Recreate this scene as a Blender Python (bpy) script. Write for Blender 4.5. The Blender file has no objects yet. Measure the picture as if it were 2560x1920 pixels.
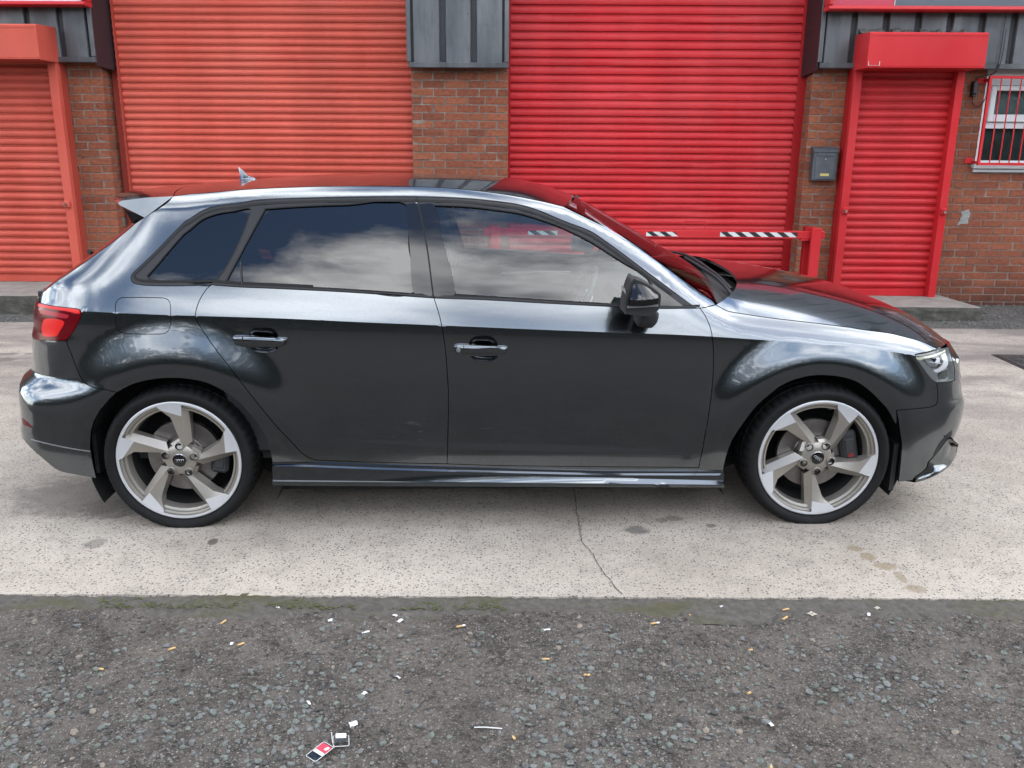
import bpy, bmesh, math, random
import numpy as np
from mathutils import Vector, Matrix
from mathutils.geometry import delaunay_2d_cdt
random.seed(7); rng=np.random.default_rng(11)
scene=bpy.context.scene; COL=scene.collection
R_=math.radians
# ------------------------------------------------------------------ camera
CAM_F,CAM_P,CAM_R,CAM_Y=2190.0/2560.0,R_(15.4),R_(.42),R_(-.84)
cd=bpy.data.cameras.new('camera'); cam=bpy.data.objects.new('camera',cd); COL.objects.link(cam)
cd.sensor_fit='HORIZONTAL'; cd.sensor_width=36; cd.lens=36*CAM_F; cd.clip_start=.05; cd.clip_end=900
_f=Vector((math.sin(CAM_Y)*math.cos(CAM_P),math.cos(CAM_Y)*math.cos(CAM_P),-math.sin(CAM_P)))
_r0=Vector((math.cos(CAM_Y),-math.sin(CAM_Y),0)); _u0=_r0.cross(_f)
_r=_r0*math.cos(CAM_R)+_u0*math.sin(CAM_R); _u=-_r0*math.sin(CAM_R)+_u0*math.cos(CAM_R)
mw=Matrix((( _r.x,_u.x,-_f.x,0),(_r.y,_u.y,-_f.y,-9.0),(_r.z,_u.z,-_f.z,1.566),(0,0,0,1)))
cam.matrix_world=mw; scene.camera=cam
# ------------------------------------------------------------------ sky, sun, exposure
SUN_EL,SUN_AZ=R_(52),R_(96)          # azimuth clockwise from +Y (north)
world=bpy.data.worlds.new('World'); scene.world=world; world.use_nodes=True
nt=world.node_tree; nt.nodes.clear()
def N(t,**k):
    n=nt.nodes.new(t)
    for a,b in k.items(): setattr(n,a,b)
    return n
out=N('ShaderNodeOutputWorld'); bg=N('ShaderNodeBackground'); bg.inputs[1].default_value=.10
sky=N('ShaderNodeTexSky',sky_type='NISHITA'); sky.sun_disc=False; sky.sun_elevation=SUN_EL; sky.sun_rotation=SUN_AZ
sky.air_density=1.0; sky.dust_density=.2; sky.ozone_density=1.2
tc=N('ShaderNodeTexCoord'); sep=N('ShaderNodeSeparateXYZ'); nt.links.new(tc.outputs['Generated'],sep.inputs[0])
mx=N('ShaderNodeMath',operation='MAXIMUM'); mx.inputs[1].default_value=.02; nt.links.new(sep.outputs[2],mx.inputs[0])
ad=N('ShaderNodeMath',operation='ADD'); ad.inputs[1].default_value=.16; nt.links.new(mx.outputs[0],ad.inputs[0])
cmb=N('ShaderNodeCombineXYZ')
for i in (0,1):
    d=N('ShaderNodeMath',operation='DIVIDE'); nt.links.new(sep.outputs[i],d.inputs[0]); nt.links.new(ad.outputs[0],d.inputs[1]); nt.links.new(d.outputs[0],cmb.inputs[i])
cmb.inputs[2].default_value=8.4
n1=N('ShaderNodeTexNoise'); n1.inputs['Scale'].default_value=1.55; n1.inputs['Detail'].default_value=9; n1.inputs['Roughness'].default_value=.62; n1.inputs['Distortion'].default_value=.35
n2=N('ShaderNodeTexNoise'); n2.inputs['Scale'].default_value=3.1; n2.inputs['Detail'].default_value=7; n2.inputs['Roughness'].default_value=.6
nt.links.new(cmb.outputs[0],n1.inputs['Vector']); nt.links.new(cmb.outputs[0],n2.inputs['Vector'])
cov=N('ShaderNodeValToRGB'); cov.color_ramp.elements[0].position=.44; cov.color_ramp.elements[1].position=.56; nt.links.new(n1.outputs[0],cov.inputs[0])
shade=N('ShaderNodeValToRGB'); e=shade.color_ramp.elements; e[0].position=.36; e[0].color=(4.4,4.6,5.1,1); e[1].position=.58; e[1].color=(16,16.1,16.3,1); nt.links.new(n2.outputs[0],shade.inputs[0])
mix=N('ShaderNodeMix',data_type='RGBA'); nt.links.new(cov.outputs[0],mix.inputs[0]); nt.links.new(sky.outputs[0],mix.inputs[6]); nt.links.new(shade.outputs[0],mix.inputs[7])
nt.links.new(mix.outputs[2],bg.inputs[0]); nt.links.new(bg.outputs[0],out.inputs[0])
sl=bpy.data.lights.new('sun','SUN'); sl.energy=.55; sl.angle=R_(75); sl.color=(1,.96,.90)
sun=bpy.data.objects.new('sun',sl); COL.objects.link(sun)
sd=Vector((math.sin(SUN_AZ)*math.cos(SUN_EL),math.cos(SUN_AZ)*math.cos(SUN_EL),math.sin(SUN_EL)))
sun.rotation_euler=sd.to_track_quat('Z','Y').to_euler()
vs=scene.view_settings; vs.view_transform='Standard'; vs.look='None'; vs.gamma=1; vs.use_curve_mapping=False; vs.exposure=2.0
scene.render.engine='CYCLES'
# ------------------------------------------------------------------ materials
DIM=.62     # even scale on base colours, balanced against the exposure
class NT:
    def __init__(s,name):
        m=bpy.data.materials.new(name); m.use_nodes=True; s.m=m; s.t=m.node_tree; s.t.nodes.clear()
        s.out=s.n('ShaderNodeOutputMaterial'); s.b=s.n('ShaderNodeBsdfPrincipled'); s.l(s.b.outputs[0],s.out.inputs[0]); s._tc=None
    def n(s,t,**k):
        x=s.t.nodes.new(t)
        for a,b in k.items(): setattr(x,a,b)
        return x
    def l(s,a,b): s.t.links.new(a,b)
    def co(s,which='Object'):
        if s._tc is None: s._tc=s.n('ShaderNodeTexCoord')
        return s._tc.outputs[which]
    def geo(s):
        return s.n('ShaderNodeNewGeometry').outputs['Position']
    def noise(s,scale,detail=4,rough=.55,vec=None,dist=0,stretch=None):
        x=s.n('ShaderNodeTexNoise'); x.inputs['Scale'].default_value=scale; x.inputs['Detail'].default_value=detail; x.inputs['Roughness'].default_value=rough; x.inputs['Distortion'].default_value=dist
        v=vec if vec is not None else s.co()
        if stretch:
            mp=s.n('ShaderNodeMapping'); mp.inputs['Scale'].default_value=stretch; s.l(v,mp.inputs[0]); v=mp.outputs[0]
        s.l(v,x.inputs['Vector']); return x.outputs[0]
    def vor(s,scale,vec=None,out='Distance',feature='F1',rnd=1):
        x=s.n('ShaderNodeTexVoronoi',feature=feature); x.inputs['Scale'].default_value=scale; x.inputs['Randomness'].default_value=rnd
        s.l(vec if vec is not None else s.co(),x.inputs['Vector']); return x.outputs[out]
    def ramp(s,v,stops):
        x=s.n('ShaderNodeValToRGB'); cr=x.color_ramp
        while len(cr.elements)<len(stops): cr.elements.new(.5)
        for e,(p,c) in zip(cr.elements,stops):
            e.position=p; e.color=(c,c,c,1) if not hasattr(c,'__len__') else (*c[:3],1)
        s.l(v,x.inputs[0]); return x.outputs[0]
    def mix(s,f,a,b,mode='MIX'):
        x=s.n('ShaderNodeMix',data_type='RGBA',blend_type=mode)
        for v,i in ((f,0),(a,6),(b,7)):
            if isinstance(v,(int,float)): x.inputs[i].default_value=v if i==0 else (v,v,v,1)
            elif hasattr(v,'__len__'): x.inputs[i].default_value=(*v[:3],1)
            else: s.l(v,x.inputs[i])
        return x.outputs[2]
    def math(s,op,a,b=None):
        x=s.n('ShaderNodeMath',operation=op)
        for v,i in ((a,0),(b,1)):
            if v is None: continue
            if isinstance(v,(int,float)): x.inputs[i].default_value=v
            else: s.l(v,x.inputs[i])
        return x.outputs[0]
    def rnd(s): return s.n('ShaderNodeObjectInfo').outputs['Random']
    def bump(s,h,strength=.3,dist=.01):
        x=s.n('ShaderNodeBump'); x.inputs['Strength'].default_value=strength; x.inputs['Distance'].default_value=dist; s.l(h,x.inputs['Height']); s.l(x.outputs[0],s.b.inputs['Normal'])
    def set(s,base=None,rough=None,metal=None,coat=None,coatr=None,spec=None,alpha=None,ior=None):
        if base is not None and DIM!=1:
            base=s.mix(1,base,(DIM,DIM,DIM),'MULTIPLY') if not (hasattr(base,'__len__')) else tuple(c*DIM for c in base)
        for v,k in ((base,'Base Color'),(rough,'Roughness'),(metal,'Metallic'),(coat,'Coat Weight'),(coatr,'Coat Roughness'),(spec,'Specular IOR Level'),(ior,'IOR')):
            if v is None: continue
            i=s.b.inputs[k]
            if isinstance(v,(int,float)): i.default_value=v
            elif hasattr(v,'__len__'): i.default_value=(*v[:3],1)
            else: s.l(v,i)
        return s.m
def simple(name,base,rough=.5,metal=0,coat=0,var=.12,scale=6,bump=0,bscale=80,spec=None):
    t=NT(name); f=t.noise(scale,5)
    lo=tuple(c*(1-var) for c in base); hi=tuple(min(1,c*(1+var)) for c in base)
    c=t.mix(t.ramp(f,[(.3,0),(.7,1)]),lo,hi)
    if bump: t.bump(t.noise(bscale,3),bump,.004)
    return t.set(c,rough,metal,coat,.02 if coat else None,spec)
def m_red(name,base,fade,rough=.38):
    """gloss-painted steel: slow fading, faint streaks and a little grime, each slat a shade apart"""
    t=NT(name); g=t.geo()
    a=t.ramp(t.noise(1.3,4,vec=g),[(.3,0),(.72,1)])
    c=t.mix(a,base,fade)
    st=t.ramp(t.noise(3.0,5,.6,vec=g,stretch=(1,1,.12)),[(.35,.86),(.62,1)])
    c=t.mix(1,c,st,'MULTIPLY')
    r=t.ramp(t.rnd(),[(0,.93),(1,1.05)]); c=t.mix(1,c,r,'MULTIPLY')
    sc=t.ramp(t.noise(9,6,.7,vec=g,stretch=(.35,1,3)),[(.73,0),(.76,.75)])
    c=t.mix(sc,c,(.33,.20,.19))
    t.bump(t.noise(14,3,vec=g),.08,.01)
    return t.set(c,t.ramp(t.noise(5,3,vec=g),[(.3,rough-.07),(.7,rough+.12)]),spec=.16)
MAT={}
MAT['red_l']=m_red('salmon_red_paint',(.70,.108,.072),(.78,.155,.108),.42)
MAT['red_r']=m_red('crimson_paint',(.66,.024,.031),(.72,.055,.060),.36)
MAT['red_deep']=m_red('deep_red_paint',(.46,.012,.016),(.52,.022,.026),.36)
MAT['red_deep_l']=m_red('brick_red_paint',(.46,.06,.04),(.52,.09,.06),.42)
def m_brick():
    t=NT('brick'); g=t.geo()
    c=t.ramp(t.rnd(),[(0,(.225,.062,.028)),(.35,(.30,.086,.038)),(.7,(.36,.110,.050)),(1,(.265,.068,.030))])
    f=t.ramp(t.noise(26,6,.65,vec=g,stretch=(1,1,1.6)),[(.3,.62),(.6,1.12)]); c=t.mix(1,c,f,'MULTIPLY')
    pit=t.ramp(t.vor(120,vec=g),[(.12,.35),(.3,1)]); c=t.mix(.55,c,t.mix(1,c,pit,'MULTIPLY'))
    sp=t.ramp(t.noise(55,2,vec=g),[(.74,0),(.78,1)]); c=t.mix(sp,c,(.35,.26,.2))
    z=t.n('ShaderNodeSeparateXYZ'); t.l(g,z.inputs[0])
    dirt=t.ramp(t.math('ADD',z.outputs[2],t.math('MULTIPLY',t.noise(4,4,vec=g),.25)),[(.12,.35),(.42,1)]); c=t.mix(1,c,dirt,'MULTIPLY')
    t.bump(t.noise(70,5,.7,vec=g),.5,.006)
    return t.set(c,.88)
MAT['brick']=m_brick()
def m_mortar():
    t=NT('mortar'); g=t.geo(); c=t.ramp(t.noise(7,6,.7,vec=g),[(.3,(.12,.09,.07)),(.5,(.22,.175,.145)),(.72,(.40,.335,.28))])
    t.bump(t.noise(90,4,vec=g),.5,.004); return t.set(c,.95)
MAT['mortar']=m_mortar()
def m_clad():
    t=NT('cladding_metal'); g=t.geo()
    c=t.ramp(t.noise(2.2,5,.6,vec=g,stretch=(1.6,1,.5)),[(.28,(.075,.082,.092)),(.5,(.135,.143,.153)),(.75,(.225,.23,.235))])
    st=t.ramp(t.noise(11,5,.7,vec=g,stretch=(1,1,.12)),[(.3,.72),(.7,1.12)]); c=t.mix(1,c,st,'MULTIPLY')
    sp=t.ramp(t.noise(60,3,vec=g),[(.70,0),(.75,1)]); c=t.mix(sp,c,(.03,.03,.033))
    t.bump(t.noise(5,2,vec=g),.25,.02)
    return t.set(c,t.ramp(t.noise(4,4,vec=g),[(.3,.28),(.7,.5)]),.35)
MAT['clad']=m_clad()
MAT['clad_dark']=simple('dark_cladding',(.022,.024,.028),.5,.1,var=.25)
MAT['maroon']=simple('maroon_flashing',(.030,.014,.017),.5,.0,var=.2,scale=3)
MAT['white']=simple('white_upvc',(.78,.79,.80),.3,var=.04)
MAT['grey_box']=simple('grey_letterbox_paint',(.085,.095,.11),.5,.2,var=.3,scale=9,bump=.1)
MAT['black']=simple('black_plastic',(.014,.015,.017),.45,var=.2)
MAT['steel']=simple('bright_steel',(.6,.6,.58),.3,1,var=.1)
MAT['brass']=simple('yellow_name_label',(.62,.50,.16),.5,0,var=.1)
MAT['signred']=simple('red_sign_face',(.58,.03,.07),.35,0,var=.05)
MAT['signgrey']=simple('grey_sign_face',(.10,.115,.14),.35,0,var=.06)
MAT['tape_w']=simple('white_tape',(.78,.78,.76),.45,0,var=.08)
MAT['tape_k']=simple('black_tape',(.012,.012,.012),.45,0,var=.2)
MAT['plaster']=simple('grey_filler',(.34,.35,.32),.9,0,var=.25,scale=40,bump=.4)
def m_glass(name,tint,ior=1.55,rough=0.0):
    t=NT(name); t.t.nodes.remove(t.b)
    tr=t.n('ShaderNodeBsdfTransparent'); tr.inputs[0].default_value=(*tint,1)
    gl=t.n('ShaderNodeBsdfGlossy'); gl.inputs['Roughness'].default_value=rough
    fr=t.n('ShaderNodeFresnel'); fr.inputs[0].default_value=ior
    ms=t.n('ShaderNodeMixShader'); t.l(fr.outputs[0],ms.inputs[0]); t.l(tr.outputs[0],ms.inputs[1]); t.l(gl.outputs[0],ms.inputs[2]); t.l(ms.outputs[0],t.out.inputs[0])
    return t.m
MAT['pane']=m_glass('window_glass',(.75,.8,.8),1.5)
# ------------------------------------------------------------------ mesh helpers
class MB:
    def __init__(s): s.v=[]; s.f=[]; s.mi=[]
    def add(s,v,f,mi=0):
        o=len(s.v); s.v+= [tuple(map(float,p)) for p in v]; s.f+=[tuple(i+o for i in q) for q in f]; s.mi+=[mi]*len(f); return s
    def box(s,x0,x1,y0,y1,z0,z1,mi=0,bev=0):
        if bev<=0:
            v=[(x,y,z) for x in (x0,x1) for y in (y0,y1) for z in (z0,z1)]
            return s.add(v,[(0,1,3,2),(4,6,7,5),(0,4,5,1),(2,3,7,6),(0,2,6,4),(1,5,7,3)],mi)
        b=bev; v=[];f=[]
        c=((x0+x1)/2,(y0+y1)/2,(z0+z1)/2); h=((x1-x0)/2,(y1-y0)/2,(z1-z0)/2)
        bm=bmesh.new(); bmesh.ops.create_cube(bm,size=1)
        for q in bm.verts: q.co=Vector((q.co.x*2*h[0]+c[0],q.co.y*2*h[1]+c[1],q.co.z*2*h[2]+c[2]))
        bmesh.ops.bevel(bm,geom=bm.edges[:],offset=b,segments=1,affect='EDGES',profile=.5)
        bm.verts.index_update()
        s.add([q.co[:] for q in bm.verts],[[q.index for q in ff.verts] for ff in bm.faces],mi); bm.free(); return s
    def prism(s,poly,a0,a1,axis='y',mi=0):
        """poly: 2D outline in the other two axes, extruded along axis from a0 to a1"""
        n=len(poly)
        def P(p,a): return {'y':(p[0],a,p[1]),'x':(a,p[0],p[1]),'z':(p[0],p[1],a)}[axis]
        v=[P(p,a0) for p in poly]+[P(p,a1) for p in poly]
        return s.add(v,[tuple(range(n))[::-1],tuple(range(n,2*n))]+[(i,(i+1)%n,n+(i+1)%n,n+i) for i in range(n)],mi)
    def tube(s,pts,r,n=8,mi=0,caps=True):
        P=[Vector(p) for p in pts]; v=[];f=[]
        for i,p in enumerate(P):
            t=((P[min(i+1,len(P)-1)]-P[max(i-1,0)])).normalized()
            a=t.orthogonal().normalized() if i==0 else (a-t*a.dot(t)).normalized()
            b=t.cross(a); rr=r[i] if hasattr(r,'__len__') else r
            v+=[p+(a*math.cos(2*math.pi*k/n)+b*math.sin(2*math.pi*k/n))*rr for k in range(n)]
        for i in range(len(P)-1):
            f+=[(i*n+k,i*n+(k+1)%n,(i+1)*n+(k+1)%n,(i+1)*n+k) for k in range(n)]
        if caps: f+=[tuple(range(n))[::-1],tuple((len(P)-1)*n+k for k in range(n))]
        return s.add(v,f,mi)
    def lathe(s,prof,n=48,mi=0,axis='y',close=False,mod=None,a0=0,a1=2*math.pi):
        """prof: (r,d) pairs turned about the axis; d along it"""
        full=abs(a1-a0-2*math.pi)<1e-6; m=n if full else n+1; v=[];f=[];k=len(prof)
        for i in range(m):
            a=a0+(a1-a0)*i/n
            for j,(r,d) in enumerate(prof):
                rr=r+(mod(i,j) if mod else 0)
                v.append({'y':(rr*math.cos(a),d,rr*math.sin(a)),'z':(rr*math.cos(a),rr*math.sin(a),d),'x':(d,rr*math.cos(a),rr*math.sin(a))}[axis])
        for i in range(n):
            for j in range(k-1):
                f.append((i*k+j,((i+1)%m)*k+j,((i+1)%m)*k+j+1,i*k+j+1))
        return s.add(v,f,mi)
    def mesh(s,name,mats,smooth=None):
        me=bpy.data.meshes.new(name); me.from_pydata(s.v,[],s.f)
        mats=mats if isinstance(mats,(list,tuple)) else [mats]
        for m in mats: me.materials.append(m)
        if len(mats)>1: me.polygons.foreach_set('material_index',s.mi)
        bm=bmesh.new(); bm.from_mesh(me); bmesh.ops.recalc_face_normals(bm,faces=bm.faces[:]); bm.to_mesh(me); bm.free()
        if smooth is not None:
            me.polygons.foreach_set('use_smooth',[True]*len(me.polygons)); me.set_sharp_from_angle(angle=R_(smooth))
        me.update(); return me
    def build(s,name,mats,parent=None,smooth=None,loc=None):
        return link(name,s.mesh(name,mats,smooth),parent,loc)
def link(name,me,parent=None,loc=None):
    o=bpy.data.objects.new(name,me); COL.objects.link(o)
    if parent is not None: o.parent=parent
    if loc is not None: o.location=loc
    return o
def empty(name,loc=(0,0,0),parent=None):
    o=bpy.data.objects.new(name,None); COL.objects.link(o); o.location=loc; o.empty_display_size=.1
    if parent is not None: o.parent=parent
    return o
def tag(o,label=None,cat=None,group=None,kind=None):
    for k,v in (('label',label),('category',cat),('group',group),('kind',kind)):
        if v: o[k]=v
    return o
NX=4.2
X1,X2=0.05,2.75
LC1,LC2=1.30,1.20
def pch(xs,ys):
    xs=np.array(xs,float);ys=np.array(ys,float)
    h=np.diff(xs);d=np.diff(ys)/h
    m=np.zeros_like(ys)
    for i in range(1,len(xs)-1):
        if d[i-1]*d[i]>0:
            w1=2*h[i]+h[i-1];w2=h[i]+2*h[i-1]
            m[i]=(w1+w2)/(w1/d[i-1]+w2/d[i])
    m[0]=d[0];m[-1]=d[-1]
    def f(x):
        x=np.asarray(x,float)
        i=np.clip(np.searchsorted(xs,x)-1,0,len(xs)-2)
        t=(x-xs[i])/h[i]
        tc=np.clip(t,0,1)
        y=((1+2*tc)*(1-tc)**2)*ys[i]+tc*(1-tc)**2*h[i]*m[i]+tc*tc*(3-2*tc)*ys[i+1]+tc*tc*(tc-1)*h[i]*m[i+1]
        return y+np.where(t<0,t*h[i]*m[i],0)+np.where(t>1,(t-1)*h[i]*m[i+1],0)
    return f
def sst(a,b,x):
    t=np.clip((x-a)/(b-a),0,1);return t*t*(3-2*t)
ZS=pch([-.8,-.316,.024,.446,.753,1.077,1.427,1.732,2.026,2.398,2.636,2.816,2.998,3.2,3.5],
       [.930,.919,.907,.895,.881,.868,.853,.841,.830,.806,.787,.769,.743,.712,.66])
ZR=pch([-.6,-.3,-.02,.1,.26,.435,.611,.9,1.08,1.256,1.376,1.497,1.575,1.675,1.79,1.94,2.05,2.185,2.25,2.3,2.415,2.54,2.66,2.79,2.91,3.03,3.1,3.17,3.4],
       [1.33,1.335,1.346,1.358,1.373,1.382,1.3875,1.389,1.384,1.369,1.352,1.330,1.312,1.264,1.207,1.118,1.036,.942,.912,.900,.8825,.8685,.855,.839,.8235,.7985,.775,.738,.68])
XRr=pch([0.11, 0.15, 0.2, 0.25, 0.3, 0.35, 0.4, 0.45, 0.5, 0.54, 0.57, 0.6, 0.64, 0.7, 0.75, 0.78, 0.82, 0.87, 0.91, 0.95, 1.0, 1.1, 1.228, 1.45],
       [-0.76, -0.752, -0.744, -0.741, -0.738, -0.733, -0.728, -0.718, -0.715, -0.722, -0.737, -0.745, -0.712, -0.704, -0.697, -0.694, -0.68, -0.674, -0.664, -0.649, -0.64, -0.52, -0.36, -0.15])
XFf=pch([0.07, 0.1, 0.14, 0.18, 0.22, 0.27, 0.3, 0.33, 0.36, 0.4, 0.44, 0.5, 0.56, 0.62, 0.68, 0.71, 0.78, 0.86, 1.0, 1.2],
       [3.326, 3.32, 3.311, 3.312, 3.316, 3.315, 3.316, 3.318, 3.324, 3.336, 3.345, 3.35, 3.328, 3.316, 3.301, 3.299, 3.29, 3.2, 3.0, 2.9])
ZLU=pch([.40,.49,.87,1.1,1.47,1.9,2.09,2.14],[.405,.404,.394,.386,.377,.355,.326,.318])
ZLL=pch([.40,.49,.87,1.1,1.47,1.9,2.09,2.14],[.405,.404,.380,.361,.348,.332,.324,.318])
def arch(x,z,cx,cz,r0,r1,hgt,z0,z1):
    r=np.hypot(x-cx,z-cz)
    up=sst(z0,z1,z)
    return hgt*sst(r0,r1,r)*up
def W(x,z):
    x=np.asarray(x,float);z=np.asarray(z,float)
    ws=.866-.010*((x-1.2)/1.5)**2
    h=z-ZS(x)
    hp=np.maximum(h,0);hm=np.maximum(-h,0)
    fr=sst(2.0,2.5,x)
    up=(.40*hp+.28*hp*hp)+fr*(.10*hp+2.6*hp*hp)
    band=.06
    d=np.maximum(z-(ZR(x)-band),0)
    up=up+(12*(1-fr)+8*fr)*d*d*sst(-.5,.1,x)
    hq=np.minimum(hm,.36);low=.10*hq-.1389*hq*hq-.035*np.maximum(.34-z,0)-.5*np.maximum(.2-z,0)**2
    # wheel-arch swell
    low=low+arch(x,z,.02,.30,.60,.40,.024,-.05,.68)+arch(x,z,2.615,.315,.56,.395,.026,-.05,.68)
    # lower door facet
    zu=ZLU(x);zl=ZLL(x);inn=(x>.49)&(x<2.09)
    wd=np.maximum(zu-zl,0)
    q=np.clip((zu-z)/np.maximum(wd,1e-4),0,1)*wd*.14
    rec=sst(0,.10,np.maximum(zl-z,0))
    low=low+np.where(inn,q*(1-rec*.8),0)
    return ws-np.where(h>0,up,0)+np.where(h>0,0,low)
def S(al,z):
    """side skin: al = length parameter (=x on the flank), near side (y<0)"""
    al=np.asarray(al,float);z=np.asarray(z,float);al,z=np.broadcast_arrays(al,z)
    x=al.copy();E=np.ones_like(x)
    m=al<X1
    ph=np.clip(1-(X1-al)/LC1,0,1)*np.pi/2
    nr=NX+3.2*(1-sst(.50,.64,z))
    r=(np.abs(np.cos(ph))**nr+np.abs(np.sin(ph))**nr)**(-1/nr)
    L=np.maximum(X1-XRr(z),.08)
    x=np.where(m,X1-L*r*np.cos(ph),x);E=np.where(m,r*np.sin(ph),E)
    n2=6.0+0*z
    m=al>X2
    ph=np.clip(1-(al-X2)/LC2,0,1)*np.pi/2
    r=(np.abs(np.cos(ph))**n2+np.abs(np.sin(ph))**n2)**(-1/n2)
    L=np.maximum(XFf(z)-X2,.1)
    x=np.where(m,X2+L*r*np.cos(ph),x);E=np.where(m,r*np.sin(ph),E)
    return np.stack([x,-W(x,z)*E,z],-1)
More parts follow.
